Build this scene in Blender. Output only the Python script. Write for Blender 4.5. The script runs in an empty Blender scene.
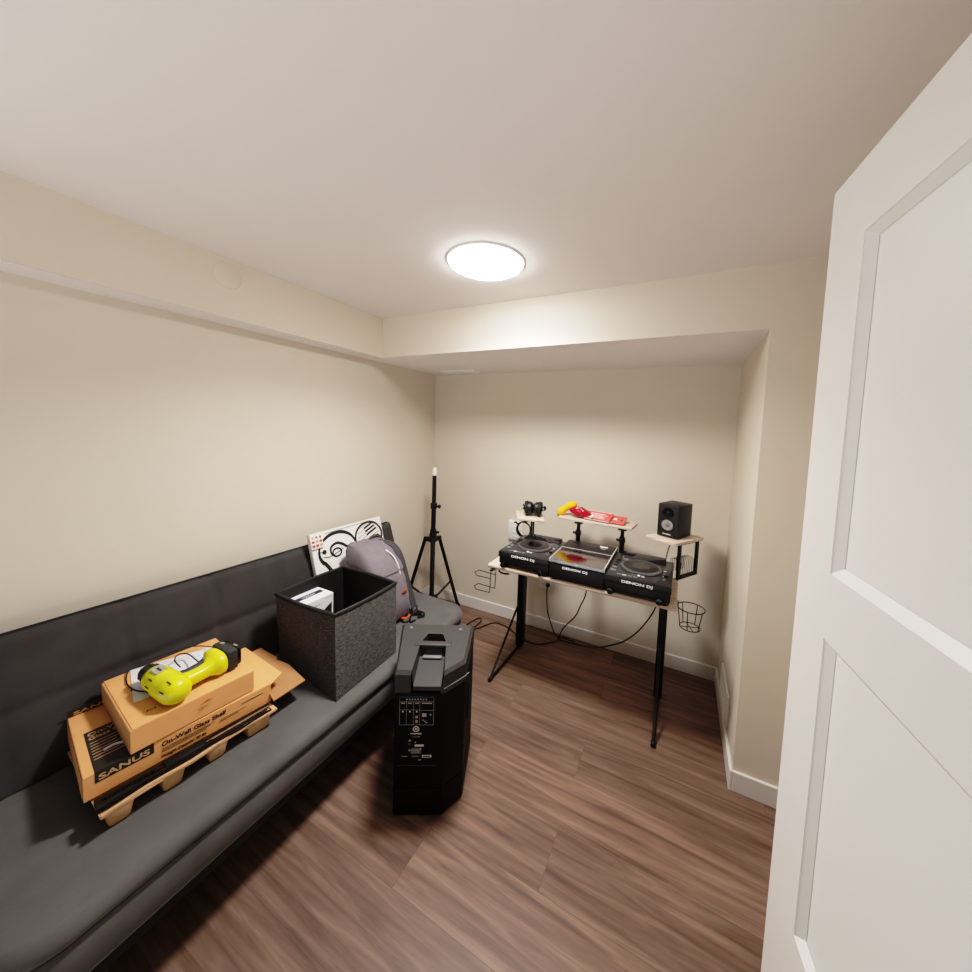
import bpy, bmesh, math, random
from mathutils import Vector, Matrix, Euler
random.seed(7)
PI = math.pi
SC = bpy.context.scene
COL = SC.collection
R = math.radians

# ------------------------------------------------------------------ materials
def srgb(r, g, b):
    f = lambda c: (c/255/12.92) if c/255 <= .04045 else ((c/255+.055)/1.055)**2.4
    return (f(r), f(g), f(b), 1)

def newmat(name):
    m = bpy.data.materials.new(name); m.use_nodes = True
    nt = m.node_tree
    return m, nt, nt.nodes['Principled BSDF']

def mat(name, rgb, rough=.6, metal=0, var=.08, scale=30, bump=0, bscale=None, stretch=(1, 1, 1), sheen=0, coat=0, spec=.5, alpha=1, trans=0):
    """plain procedural surface: colour broken up by noise, optional bump"""
    m, nt, b = newmat(name)
    N, L = nt.nodes, nt.links
    tc = N.new('ShaderNodeTexCoord'); mp = N.new('ShaderNodeMapping'); mp.inputs['Scale'].default_value = stretch
    L.new(tc.outputs['Object'], mp.inputs['Vector'])
    nz = N.new('ShaderNodeTexNoise'); nz.inputs['Scale'].default_value = scale; nz.inputs['Detail'].default_value = 4
    L.new(mp.outputs['Vector'], nz.inputs['Vector'])
    rp = N.new('ShaderNodeValToRGB')
    c = srgb(*rgb)
    rp.color_ramp.elements[0].position = .3; rp.color_ramp.elements[1].position = .7
    rp.color_ramp.elements[0].color = tuple(x*(1-var) for x in c[:3])+(1,)
    rp.color_ramp.elements[1].color = tuple(min(1, x*(1+var)) for x in c[:3])+(1,)
    L.new(nz.outputs['Fac'], rp.inputs['Fac']); L.new(rp.outputs['Color'], b.inputs['Base Color'])
    b.inputs['Roughness'].default_value = rough; b.inputs['Metallic'].default_value = metal
    b.inputs['Specular IOR Level'].default_value = spec
    if sheen:
        b.inputs['Sheen Weight'].default_value = sheen; b.inputs['Sheen Roughness'].default_value = .4
    if coat: b.inputs['Coat Weight'].default_value = coat
    if trans: b.inputs['Transmission Weight'].default_value = trans
    if alpha < 1: b.inputs['Alpha'].default_value = alpha
    if bump:
        n2 = N.new('ShaderNodeTexNoise'); n2.inputs['Scale'].default_value = bscale or scale*4; n2.inputs['Detail'].default_value = 3
        L.new(mp.outputs['Vector'], n2.inputs['Vector'])
        bp = N.new('ShaderNodeBump'); bp.inputs['Strength'].default_value = bump; bp.inputs['Distance'].default_value = .004
        L.new(n2.outputs['Fac'], bp.inputs['Height']); L.new(bp.outputs['Normal'], b.inputs['Normal'])
    return m

def mat_floor():
    m, nt, b = newmat('walnut_planks'); N, L = nt.nodes, nt.links
    tc = N.new('ShaderNodeTexCoord')
    mp = N.new('ShaderNodeMapping'); mp.inputs['Location'].default_value = (.35, .065, 0)
    L.new(tc.outputs['Object'], mp.inputs['Vector'])
    br = N.new('ShaderNodeTexBrick')
    br.offset = .37; br.offset_frequency = 2
    br.inputs['Scale'].default_value = 1; br.inputs['Brick Width'].default_value = 1.22; br.inputs['Row Height'].default_value = .23
    br.inputs['Mortar Size'].default_value = .0009; br.inputs['Mortar Smooth'].default_value = .3; br.inputs['Bias'].default_value = 0
    br.inputs['Color1'].default_value = (0, 0, 0, 1); br.inputs['Color2'].default_value = (1, 1, 1, 1); br.inputs['Mortar'].default_value = (.5, .5, .5, 1)
    L.new(mp.outputs['Vector'], br.inputs['Vector'])
    # grain, offset per plank
    ad = N.new('ShaderNodeVectorMath'); ad.operation = 'MULTIPLY_ADD'
    L.new(br.outputs['Color'], ad.inputs[0]); ad.inputs[1].default_value = (3, 7, 5); L.new(mp.outputs['Vector'], ad.inputs[2])
    st = N.new('ShaderNodeMapping'); st.inputs['Scale'].default_value = (1.4, 20, 1); L.new(ad.outputs[0], st.inputs['Vector'])
    nz = N.new('ShaderNodeTexNoise'); nz.inputs['Scale'].default_value = 1.5; nz.inputs['Detail'].default_value = 9; nz.inputs['Roughness'].default_value = .62; nz.inputs['Distortion'].default_value = .55
    L.new(st.outputs['Vector'], nz.inputs['Vector'])
    rp = N.new('ShaderNodeValToRGB'); e = rp.color_ramp.elements
    e[0].position = .30; e[0].color = srgb(92, 70, 59); e[1].position = .72; e[1].color = srgb(152, 124, 108)
    x = e.new(.5); x.color = srgb(122, 96, 83)
    L.new(nz.outputs['Fac'], rp.inputs['Fac'])
    hv = N.new('ShaderNodeMix'); hv.data_type = 'RGBA'; hv.blend_type = 'MULTIPLY'; hv.inputs['Factor'].default_value = 1
    pr = N.new('ShaderNodeValToRGB'); pr.color_ramp.elements[0].color = (.86, .86, .87, 1); pr.color_ramp.elements[1].color = (1.05, 1.04, 1.03, 1)
    L.new(br.outputs['Color'], pr.inputs['Fac'])
    L.new(rp.outputs['Color'], hv.inputs['A']); L.new(pr.outputs['Color'], hv.inputs['B'])
    mx = N.new('ShaderNodeMix'); mx.data_type = 'RGBA'; mx.inputs['B'].default_value = srgb(96, 75, 64)
    L.new(br.outputs['Fac'], mx.inputs['Factor']); L.new(hv.outputs['Result'], mx.inputs['A'])
    L.new(mx.outputs['Result'], b.inputs['Base Color'])
    b.inputs['Roughness'].default_value = .42; b.inputs['Specular IOR Level'].default_value = .35
    bp = N.new('ShaderNodeBump'); bp.inputs['Strength'].default_value = .12; bp.inputs['Distance'].default_value = .003
    L.new(nz.outputs['Fac'], bp.inputs['Height']); L.new(bp.outputs['Normal'], b.inputs['Normal'])
    return m

def mat_weave(name, dark, light, scale=1):
    """woven cloth: horizontal slubs of light and dark thread"""
    m, nt, b = newmat(name); N, L = nt.nodes, nt.links
    tc = N.new('ShaderNodeTexCoord')
    n1 = N.new('ShaderNodeTexNoise'); n2 = N.new('ShaderNodeTexNoise')
    for n, s in ((n1, (30, 30, 330)), (n2, (260, 260, 40))):
        mp = N.new('ShaderNodeMapping'); mp.inputs['Scale'].default_value = tuple(k*scale for k in s)
        L.new(tc.outputs['Object'], mp.inputs['Vector']); L.new(mp.outputs['Vector'], n.inputs['Vector'])
        n.inputs['Scale'].default_value = 2; n.inputs['Detail'].default_value = 3
    ad = N.new('ShaderNodeMath'); ad.operation = 'MULTIPLY_ADD'; ad.inputs[1].default_value = .7
    L.new(n1.outputs['Fac'], ad.inputs[0])
    mu = N.new('ShaderNodeMath'); mu.operation = 'MULTIPLY'; mu.inputs[1].default_value = .3
    L.new(n2.outputs['Fac'], mu.inputs[0]); L.new(mu.outputs[0], ad.inputs[2])
    rp = N.new('ShaderNodeValToRGB'); e = rp.color_ramp.elements
    e[0].position = .42; e[0].color = srgb(*dark); e[1].position = .63; e[1].color = srgb(*light)
    L.new(ad.outputs[0], rp.inputs['Fac']); L.new(rp.outputs['Color'], b.inputs['Base Color'])
    b.inputs['Roughness'].default_value = .9; b.inputs['Sheen Weight'].default_value = .1
    bp = N.new('ShaderNodeBump'); bp.inputs['Strength'].default_value = .4; bp.inputs['Distance'].default_value = .002
    L.new(ad.outputs[0], bp.inputs['Height']); L.new(bp.outputs['Normal'], b.inputs['Normal'])
    return m

def mat_wood(name, a, b_, c, stretch=(3, 40, 40)):
    m, nt, b = newmat(name); N, L = nt.nodes, nt.links
    tc = N.new('ShaderNodeTexCoord'); mp = N.new('ShaderNodeMapping'); mp.inputs['Scale'].default_value = stretch
    L.new(tc.outputs['Object'], mp.inputs['Vector'])
    nz = N.new('ShaderNodeTexNoise'); nz.inputs['Scale'].default_value = 1.3; nz.inputs['Detail'].default_value = 6; nz.inputs['Distortion'].default_value = .8
    L.new(mp.outputs['Vector'], nz.inputs['Vector'])
    rp = N.new('ShaderNodeValToRGB'); e = rp.color_ramp.elements
    e[0].position = .3; e[0].color = srgb(*a); e[1].position = .7; e[1].color = srgb(*c); e.new(.5).color = srgb(*b_)
    L.new(nz.outputs['Fac'], rp.inputs['Fac']); L.new(rp.outputs['Color'], b.inputs['Base Color'])
    b.inputs['Roughness'].default_value = .55
    return m

def mat_emit(name, rgb, strength):
    m, nt, b = newmat(name); N, L = nt.nodes, nt.links
    b.inputs['Emission Color'].default_value = rgb+(1,); b.inputs['Emission Strength'].default_value = strength
    b.inputs['Base Color'].default_value = (.9, .9, .9, 1)
    return m

def mat_clear(name):
    m, nt, b = newmat(name); N, L = nt.nodes, nt.links
    out = N['Material Output']
    tr = N.new('ShaderNodeBsdfTransparent'); tr.inputs['Color'].default_value = (.93, .92, .93, 1)
    gl = N.new('ShaderNodeBsdfGlossy'); gl.inputs['Roughness'].default_value = .08
    fr = N.new('ShaderNodeFresnel'); fr.inputs['IOR'].default_value = 1.45
    mp = N.new('ShaderNodeMath'); mp.operation = 'MULTIPLY_ADD'; mp.inputs[1].default_value = 2.0; mp.inputs[2].default_value = .12; mp.use_clamp = True
    L.new(fr.outputs[0], mp.inputs[0])
    mx = N.new('ShaderNodeMixShader'); L.new(mp.outputs[0], mx.inputs[0]); L.new(tr.outputs[0], mx.inputs[1]); L.new(gl.outputs[0], mx.inputs[2])
    L.new(mx.outputs[0], out.inputs['Surface'])
    return m

M = dict(
    wall=mat('warm_beige_paint', (221, 210, 194), .75, var=.012, scale=3, bump=.06, bscale=260),
    soffit=mat('bulkhead_paint', (221, 210, 194), .75, var=.012, scale=3, bump=.05, bscale=260),
    ceil=mat('ceiling_paint', (238, 231, 227), .8, var=.012, scale=3, bump=.06, bscale=220),
    trim=mat('white_trim_paint', (228, 223, 217), .4, var=.01, scale=4),
    door=mat('white_door_paint', (232, 228, 223), .38, var=.01, scale=4),
    floor=mat_floor(),
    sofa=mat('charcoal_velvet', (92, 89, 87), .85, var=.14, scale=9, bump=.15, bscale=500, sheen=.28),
    sofashade=mat('charcoal_velvet_shaded', (60, 57, 57), .88, var=.14, scale=9, bump=.15, bscale=500, sheen=.12),  # same velvet as the seat, darkened to paint in the backrest's shade
    sofadark=mat('dark_base_fabric', (40, 39, 40), .9, var=.1, scale=20),
    weave=mat_weave('grey_weave', (42, 40, 39), (104, 100, 98)),
    lining=mat('black_lining', (30, 28, 29), .55, var=.25, scale=25, bump=.2, bscale=60),
    blk=mat('black_plastic', (17, 17, 19), .45, var=.1, scale=60, bump=.05, bscale=600),
    blkmatte=mat('matte_black_plastic', (9, 9, 10), .6, var=.1, scale=60, bump=.08, bscale=600, spec=.2),
    blklit=mat('textured_black_plastic_lit', (60, 58, 57), .5, var=.08, scale=80, bump=.25, bscale=700),  # black plastic greyed so the light on the speaker top is in the colour
    blkgloss=mat('gloss_black', (14, 14, 16), .15, var=.05, scale=40),
    blkmetal=mat('black_metal', (20, 20, 22), .38, metal=.3, var=.08, scale=50),
    rubber=mat('black_rubber', (18, 18, 18), .7, var=.1, scale=50),
    cable=mat('black_cable', (16, 16, 17), .5, var=.05, scale=50),
    chrome=mat('bright_metal', (200, 198, 196), .22, metal=1, var=.04, scale=40),
    steel=mat('grey_metal', (128, 127, 130), .35, metal=.8, var=.05, scale=40),
    dgrey=mat('dark_grey_face', (30, 29, 31), .4, var=.08, scale=90),
    deck=mat('deck_top_plate', (44, 42, 43), .3, var=.08, scale=90),
    mgrey=mat('mid_grey', (112, 110, 112), .45, var=.06, scale=60),
    screen=mat('dark_screen', (30, 29, 36), .1, var=.05, scale=10),
    white=mat('white_print', (232, 230, 228), .6, var=.02, scale=20),
    paper=mat('white_paper', (228, 228, 232), .7, var=.02, scale=15),
    plate=mat('white_plastic', (235, 232, 226), .35, var=.01, scale=10),
    navy=mat('navy_print', (50, 48, 72), .5, var=.06, scale=30),
    lgrey=mat('light_grey_print', (178, 175, 176), .6, var=.04, scale=30),
    boxwhite=mat('white_carton', (244, 241, 243), .5, var=.02, scale=20),
    card=mat('brown_cardboard', (234, 170, 110), .8, var=.05, scale=14, bump=.08, bscale=120),
    cardin=mat('inner_cardboard', (176, 128, 84), .85, var=.06, scale=14),
    pulp=mat('moulded_pulp', (205, 162, 122), .9, var=.07, scale=40, bump=.4, bscale=160),
    ink=mat('brown_black_ink', (47, 40, 36), .6, var=.08, scale=30),
    inkt=mat('faint_brown_ink', (96, 68, 46), .8, var=.08, scale=30),
    tan=mat('tan_ink', (196, 160, 120), .7, var=.05, scale=30),
    lime=mat('lime_yellow_plastic', (222, 218, 22), .35, var=.03, scale=20, coat=.2),
    toolgrey=mat('dark_grey_rubber', (52, 51, 50), .6, var=.1, scale=60),
    label=mat('silver_label', (168, 164, 150), .4, var=.1, scale=120),
    blue=mat('sky_blue_print', (70, 170, 215), .6, var=.03, scale=20),
    pack=mat('mauve_grey_nylon', (120, 111, 118), .75, var=.08, scale=25, bump=.25, bscale=500, sheen=.15),
    packdark=mat('dark_grey_nylon', (66, 62, 66), .75, var=.1, scale=40, bump=.2, bscale=400),
    orange=mat('orange_webbing', (226, 98, 48), .6, var=.06, scale=40),
    canvas=mat('white_canvas', (233, 229, 224), .8, var=.015, scale=20, bump=.1, bscale=700),
    artblk=mat('black_ink', (38, 32, 31), .7, var=.05, scale=30),
    redink=mat('red_brown_ink', (176, 80, 56), .7, var=.2, scale=90),
    oak=mat_wood('pale_oak_board', (186, 162, 144), (210, 188, 170), (228, 210, 194)),
    yellow=mat('yellow_fleece', (250, 186, 30), .9, var=.06, scale=60, bump=.5, bscale=300, sheen=.2),
    redfoil=mat('crimson_wrapper', (168, 20, 48), .3, var=.12, scale=30),
    redbook=mat('coral_red_cover', (222, 92, 84), .45, var=.05, scale=20),
    clear=mat_clear('clear_acrylic'),
    cone=mat('woofer_cone', (150, 146, 142), .4, metal=.2, var=.08, scale=60),
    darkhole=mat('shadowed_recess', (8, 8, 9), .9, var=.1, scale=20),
    tip=mat('frosted_white_plastic', (232, 228, 222), .35, var=.02, scale=20),
    wire=mat('pale_cord', (190, 180, 168), .6, var=.04, scale=30),
    lamp=mat_emit('glowing_diffuser', (1.0, .99, .985), 44),
    amber=mat('amber_reflection', (240, 150, 30), .4, var=.02, scale=20),
)

# ------------------------------------------------------------------ mesh builder
class MB:
    def __init__(s):
        s.bm = bmesh.new(); s.mats = []
    def idx(s, m):
        if m not in s.mats: s.mats.append(m)
        return s.mats.index(m)
    def merge(s, t, m, X=None, recalc=True):
        if X is not None: bmesh.ops.transform(t, matrix=X, verts=t.verts)
        if recalc and t.faces: bmesh.ops.recalc_face_normals(t, faces=t.faces)
        k = s.idx(m)
        for f in t.faces: f.material_index = k; f.smooth = True
        me = bpy.data.meshes.new('tmp'); t.to_mesh(me); t.free(); s.bm.from_mesh(me); bpy.data.meshes.remove(me)
        return s
    def _bev(s, t, bev, seg):
        if bev > 0:
            bmesh.ops.bevel(t, geom=list(t.edges)+list(t.verts), offset=bev, segments=seg, affect='EDGES', profile=.5, clamp_overlap=True)
    def box(s, c, d, m, rot=None, bev=0, seg=2, X=None):
        t = bmesh.new(); bmesh.ops.create_cube(t, size=1)
        bmesh.ops.scale(t, vec=d, verts=t.verts); s._bev(t, bev, seg)
        A = Matrix.Translation(c)
        if rot is not None: A = A @ Euler(rot).to_matrix().to_4x4()
        return s.merge(t, m, (X @ A) if X is not None else A)
    def hexa(s, p, m, bev=0, seg=2, X=None):
        """p = 4 bottom corners then 4 top corners, same order round"""
        t = bmesh.new(); v = [t.verts.new(q) for q in p]
        for f in ((3, 2, 1, 0), (4, 5, 6, 7), (0, 1, 5, 4), (1, 2, 6, 5), (2, 3, 7, 6), (3, 0, 4, 7)): t.faces.new([v[i] for i in f])
        bmesh.ops.recalc_face_normals(t, faces=t.faces); s._bev(t, bev, seg)
        return s.merge(t, m, X)
    def prism(s, pts, z0, z1, m, X=None, bev=0, seg=2):
        t = bmesh.new()
        a = [t.verts.new((x, y, z0)) for x, y in pts]; b = [t.verts.new((x, y, z1)) for x, y in pts]; n = len(pts)
        t.faces.new(a[::-1]); t.faces.new(b)
        for i in range(n): t.faces.new((a[i], a[(i+1) % n], b[(i+1) % n], b[i]))
        bmesh.ops.recalc_face_normals(t, faces=t.faces); s._bev(t, bev, seg)
        return s.merge(t, m, X)
    def poly(s, pts, m, X=None):
        t = bmesh.new(); t.faces.new([t.verts.new(p) for p in pts])
        return s.merge(t, m, X, recalc=False)
    def cyl(s, p0, p1, r0, m, r1=None, seg=20, caps=True, bev=0):
        r1 = r0 if r1 is None else r1
        p0, p1 = Vector(p0), Vector(p1); d = p1-p0
        t = bmesh.new(); bmesh.ops.create_cone(t, cap_ends=caps, cap_tris=False, segments=seg, radius1=r0, radius2=r1, depth=d.length)
        if bev: bmesh.ops.bevel(t, geom=[e for e in t.edges if len(e.link_faces) == 2 and any(len(f.verts) > 4 for f in e.link_faces)], offset=bev, segments=2, affect='EDGES', profile=.5)
        A = Matrix.Translation((p0+p1)/2) @ d.to_track_quat('Z', 'Y').to_matrix().to_4x4()
        return s.merge(t, m, A)
    def lathe(s, prof, m, X=None, seg=28):
        t = bmesh.new(); rings = []
        for r, z in prof:
            if r < 1e-6: rings.append([t.verts.new((0, 0, z))])
            else: rings.append([t.verts.new((r*math.cos(2*PI*i/seg), r*math.sin(2*PI*i/seg), z)) for i in range(seg)])
        for a, b in zip(rings, rings[1:]):
            for i in range(seg):
                j = (i+1) % seg
                if len(a) == 1 and len(b) == 1: continue
                if len(a) == 1: t.faces.new((a[0], b[i], b[j]))
                elif len(b) == 1: t.faces.new((a[i], a[j], b[0]))
                else: t.faces.new((a[i], a[j], b[j], b[i]))
        return s.merge(t, m, X)
    def loft(s, rings, m, X=None, cap=True, closed=True):
        t = bmesh.new(); V = [[t.verts.new(p) for p in r] for r in rings]; n = len(V[0])
        for a, b in zip(V, V[1:]):
            for i in range(n if closed else n-1):
                j = (i+1) % n; t.faces.new((a[i], a[j], b[j], b[i]))
        if cap: t.faces.new(V[0][::-1]); t.faces.new(V[-1])
        return s.merge(t, m, X)
    def tube(s, pts, r, m, seg=8, closed=False, smooth=0, X=None, flat=1):
        P = [Vector(p) for p in pts]
        if smooth: P = spline(P, smooth, closed)
        n = len(P); rings = []; up = None
        for i in range(n):
            a = P[(i-1) % n] if (closed or i > 0) else P[i]; b = P[(i+1) % n] if (closed or i < n-1) else P[i]
            d = (b-a).normalized()
            if up is None: up = Vector((0, 0, 1)) if abs(d.z) < .9 else Vector((1, 0, 0))
            x = d.cross(up).normalized(); up = x.cross(d).normalized()
            rr = r[i*len(r)//n] if isinstance(r, (list, tuple)) else r
            rings.append([P[i]+x*rr*math.cos(2*PI*k/seg)+up*rr*flat*math.sin(2*PI*k/seg) for k in range(seg)])
        if closed: rings.append(rings[0])
        if closed:
            t = bmesh.new(); V = [[t.verts.new(p) for p in q] for q in rings[:-1]]; V.append(V[0])
            for a, b in zip(V, V[1:]):
                for i in range(seg): t.faces.new((a[i], a[(i+1) % seg], b[(i+1) % seg], b[i]))
            return s.merge(t, m, X)
        return s.loft(rings, m, X)
    def ball(s, c, d, m, rot=None, seg=20, X=None):
        t = bmesh.new(); bmesh.ops.create_uvsphere(t, u_segments=seg, v_segments=seg//2+2, radius=1)
        A = Matrix.Translation(c)
        if rot is not None: A = A @ Euler(rot).to_matrix().to_4x4()
        A = A @ Matrix.Diagonal((d[0], d[1], d[2], 1))
        return s.merge(t, m, (X @ A) if X is not None else A)
    def text(s, body, size, m, X, ext=.0006, bold=0, align='LEFT'):
        cu = bpy.data.curves.new('t', 'FONT'); cu.body = body; cu.size = size; cu.extrude = ext; cu.offset = bold; cu.align_x = align; cu.resolution_u = 3
        o = bpy.data.objects.new('t', cu); COL.objects.link(o)
        bpy.context.view_layer.update()
        me = bpy.data.meshes.new_from_object(o.evaluated_get(bpy.context.evaluated_depsgraph_get()))
        t = bmesh.new(); t.from_mesh(me); bpy.data.meshes.remove(me); bpy.data.objects.remove(o); bpy.data.curves.remove(cu)
        return s.merge(t, m, X, recalc=False)
    def build(s, name, parent=None, org=None, sharp=35):
        me = bpy.data.meshes.new(name)
        if org is not None: bmesh.ops.translate(s.bm, vec=-Vector(org), verts=s.bm.verts)
        s.bm.to_mesh(me); s.bm.free()
        for m in s.mats: me.materials.append(m)
        me.set_sharp_from_angle(angle=R(sharp))
        o = bpy.data.objects.new(name, me); COL.objects.link(o)
        if org is not None: o.location = org
        if parent is not None: o.parent = parent
        return o

def spline(P, k, closed=False):
    n = len(P); out = []
    for i in range(n if closed else n-1):
        g = lambda j: P[j % n] if closed else P[max(0, min(n-1, j))]
        a, b, c, d = g(i-1), g(i), g(i+1), g(i+2)
        for q in range(k):
            t = q/k
            out.append(.5*((2*b)+(c-a)*t+(2*a-5*b+4*c-d)*t*t+(3*b-a-3*c+d)*t**3))
    if not closed: out.append(P[-1])
    return out

def frame(o, x, y):
    """matrix with origin o, x axis along x, y axis along y (made square), z the normal"""
    o, x, y = Vector(o), Vector(x).normalized(), Vector(y)
    z = x.cross(y).normalized(); y = z.cross(x)
    A = Matrix((x, y, z)).transposed().to_4x4(); A.translation = o
    return A

def thing(name, label, cat, loc=(0, 0, 0), rotz=0, group=None):
    o = bpy.data.objects.new(name, None); COL.objects.link(o); o.empty_display_size = .05
    o.location = loc; o.rotation_euler = (0, 0, rotz)
    return tag(o, label, cat, group)
def tag(o, label, cat, group=None):
    o['label'] = label; o['category'] = cat
    if group: o['group'] = group
    return o
def struct(o):
    o['kind'] = 'structure'; return o
def dup(root, loc, rotz=0, label=None):
    r = root.copy(); COL.objects.link(r); r.location = loc; r.rotation_euler = (0, 0, rotz)
    if label: r['label'] = label
    for ch in list(root.children):
        c = ch.copy(); COL.objects.link(c); c.parent = r
        for g in list(ch.children):
            d = g.copy(); COL.objects.link(d); d.parent = c
    return r

# ------------------------------------------------------------------ the room
XL, XB, XC, XR = -2.056, -1.9034, .2959, .60       # left wall, left bulkhead face, alcove side, right wall
Y0, Y1, Y2 = .03, 1.8408, 2.6309                   # doorway wall, bulkhead face, back wall
ZC, ZS, HB = 2.3223, 2.0566, .0952                 # ceiling, bulkhead underside, baseboard height

def slab(name, x0, x1, y0, y1, z0, z1, m):
    b = MB(); b.box(((x0+x1)/2, (y0+y1)/2, (z0+z1)/2), (x1-x0, y1-y0, z1-z0), m)
    return struct(b.build(name))
fl = MB(); fl.box(((XL+XR)/2, (Y2+.1-.3)/2, -.05), (XR-XL+.3, Y2+.4, .1), M['floor']); struct(fl.build('floor'))
slab('ceiling', XL-.1, XR+.1, -.1, Y2+.1, ZC, ZC+.1, M['ceil'])
slab('wall_left', XL-.1, XL, -.1, Y2+.1, 0, ZC, M['wall'])
slab('wall_back', XL, XC, Y2, Y2+.1, 0, ZC, M['wall'])
b = MB()                                            # right wall with the boxed-out corner beside the alcove
b.box((XR+.05, (-.1+Y1)/2, ZC/2), (.1, Y1+.1, ZC), M['wall'])
b.box(((XC+XR+.1)/2, (Y1+Y2+.1)/2, ZC/2), (XR+.1-XC, Y2+.1-Y1, ZC), M['wall'])
struct(b.build('wall_right'))
b = MB()                                            # short return of wall carrying the door hinges
b.box(((.335+XR)/2, Y0-.06, ZC/2), (XR-.335, .12, ZC), M['wall'])
struct(b.build('wall_front'))
b = MB(); b.box(((XL+XB)/2, (Y0+Y1)/2, (ZS+ZC)/2), (XB-XL, Y1-Y0, ZC-ZS), M['soffit']); b.poly([(XL, Y0, ZS-.0006), (XL, Y1, ZS-.0006), (XB, Y1, ZS-.0006), (XB, Y0, ZS-.0006)], M['ceil']); struct(b.build('trim_1'))
b = MB(); b.box(((XL+XC)/2, (Y1+Y2)/2, (ZS+ZC)/2), (XC-XL, Y2-Y1, ZC-ZS), M['soffit']); b.poly([(XL, Y1, ZS-.0006), (XL, Y2, ZS-.0006), (XC, Y2, ZS-.0006), (XC, Y1, ZS-.0006)], M['ceil']); struct(b.build('trim_2'))
T = .013
def skirting(name, runs):
    b = MB()
    for (x0, y0, x1, y1) in runs:
        b.hexa([(x0, y0, 0), (x1, y0, 0), (x1, y1, 0), (x0, y1, 0), (x0, y0, HB), (x1, y0, HB), (x1, y1, HB), (x0, y1, HB)], M['trim'], bev=.003, seg=1)
    return struct(b.build(name))
skirting('baseboard_back', [(XL, Y2-T, XC, Y2)])
skirting('baseboard_left', [(XL, Y0, XL+T, Y2-T)])
skirting('baseboard_right', [(XC-T, Y1-T, XC, Y2-T), (XC, Y1-T, XR, Y1), (XR-T, Y0, XR, Y1-T)])

# the open door, three recessed panels; far edge at E, hinged beside the doorway
E0 = Vector((.2095, .83, 0)); dd = Vector((.1213, -.9926, 0))
DX = frame(E0+Vector((0, 0, .012)), dd, (0, 0, 1))             # x along the leaf, y up, z out of the face seen
W, H, TH = .765, 2.018, .035
b = MB()
zs = [.13, .625, .745, 1.271, 1.378, 1.903]                     # bottoms and tops of the three panels
b.box((.0525, H/2, -TH/2), (.105, H, TH), M['door'], X=DX)
b.box((W-.0525, H/2, -TH/2), (.105, H, TH), M['door'], X=DX)
for y0, y1 in ((0, zs[0]), (zs[1], zs[2]), (zs[3], zs[4]), (zs[5], H)):
    b.box((W/2, (y0+y1)/2, -TH/2), (W-.21, y1-y0, TH), M['door'], X=DX)
b.box((W/2, H/2, -TH/2), (W-.2, H-.1, .011), M['door'], X=DX)
for y0, y1 in ((zs[0], zs[1]), (zs[2], zs[3]), (zs[4], zs[5])):   # sloped sticking round each panel
    x0, x1, q, dz = .105, W-.105, .014, -.0125
    for a, c, e, f in (((x0, y0), (x1, y0), (x1-q, y0+q), (x0+q, y0+q)), ((x1, y0), (x1, y1), (x1-q, y1-q), (x1-q, y0+q)),
                       ((x1, y1), (x0, y1), (x0+q, y1-q), (x1-q, y1-q)), ((x0, y1), (x0, y0), (x0+q, y0+q), (x0+q, y1-q))):
        b.poly([(a[0], a[1], -.001), (c[0], c[1], -.001), (e[0], e[1], dz+.001), (f[0], f[1], dz+.001)], M['door'], X=DX)
struct(b.build('door_1'))

# ceiling light
LC = Vector((-.82, 1.38, ZC))
t = thing('ceiling_light', 'round white flush ceiling light glowing in middle of the ceiling', 'light', LC)
b = MB(); b.lathe([(.162, -.006), (.166, -.007), (.171, -.005), (.173, -.0005), (.162, -.0005), (.162, -.006)], M['plate']); b.build('trim_ring', t)
b = MB(); b.lathe([(0, -.030), (.06, -.029), (.11, -.026), (.145, -.020), (.159, -.013), (.162, -.008), (.162, -.004), (0, -.004)], M['lamp']); b.build('diffuser', t)

# round blanking cover on the left bulkhead, register under the back bulkhead, plates
b = MB(); b.lathe([(0, .005), (.052, .005), (.056, .003), (.057, 0), (0, 0)], M['soffit'], X=Matrix.Translation((XB, .91, 2.247)) @ Matrix.Rotation(PI/2, 4, 'Y'))
tag(b.build('cover_plate', org=(XB, .91, 2.247)), 'round flat painted cover plate on the left bulkhead', 'cover plate')
t = thing('ceiling_register', 'slim white air register on underside of the back bulkhead', 'vent', (-1.68, 2.47, ZS))
b = MB()
for y in (-.045, .045): b.box((0, y, -.004), (.34, .012, .008), M['plate'])
for x in (-.166, .166): b.box((x, 0, -.004), (.012, .09, .008), M['plate'])
b.build('frame', t)
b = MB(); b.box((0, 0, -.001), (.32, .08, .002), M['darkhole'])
for k in range(5): b.box((0, -.03+k*.015, -.005), (.32, .003, .007), M['plate'], rot=(R(35), 0, 0))
b.build('louvre', t)

def plate(name, label, cat, X, w, h, sockets=0, group=None, extra=None):
    t = thing(name, label, cat, X.translation)
    L = Matrix.Translation(-X.translation) @ X
    b = MB(); b.box((0, 0, .003), (w, h, .006), M['plate'], bev=.002, X=L); b.build('cover', t)
    if sockets:
        for s in (-1, 1):
            b = MB(); b.box((0, s*.02, .0065), (.034, .028, .003), M['white'], bev=.001, X=L)
            for k in (-.006, .006): b.box((k, s*.02+.003, .0082), (.002, .008, .0006), M['ink'], X=L)
            b.box((0, s*.02-.008, .0082), (.004, .004, .0006), M['ink'], X=L)
            b.build('socket', t)
    return t
BW = lambda x, z: frame((x, Y2, z), (1, 0, 0), (0, 0, 1))         # on the back wall, z out into the room -> flip below
def backwall(x, z): return frame((x, Y2, z), (1, 0, 0), (0, 0, 1))
t = plate('power_outlet', 'white wall outlet with black plug under the desk on back wall', 'outlet', backwall(-.905, .374), .118, .075, 0)
L = Matrix.Translation(-t.location) @ backwall(-.905, .374)
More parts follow.
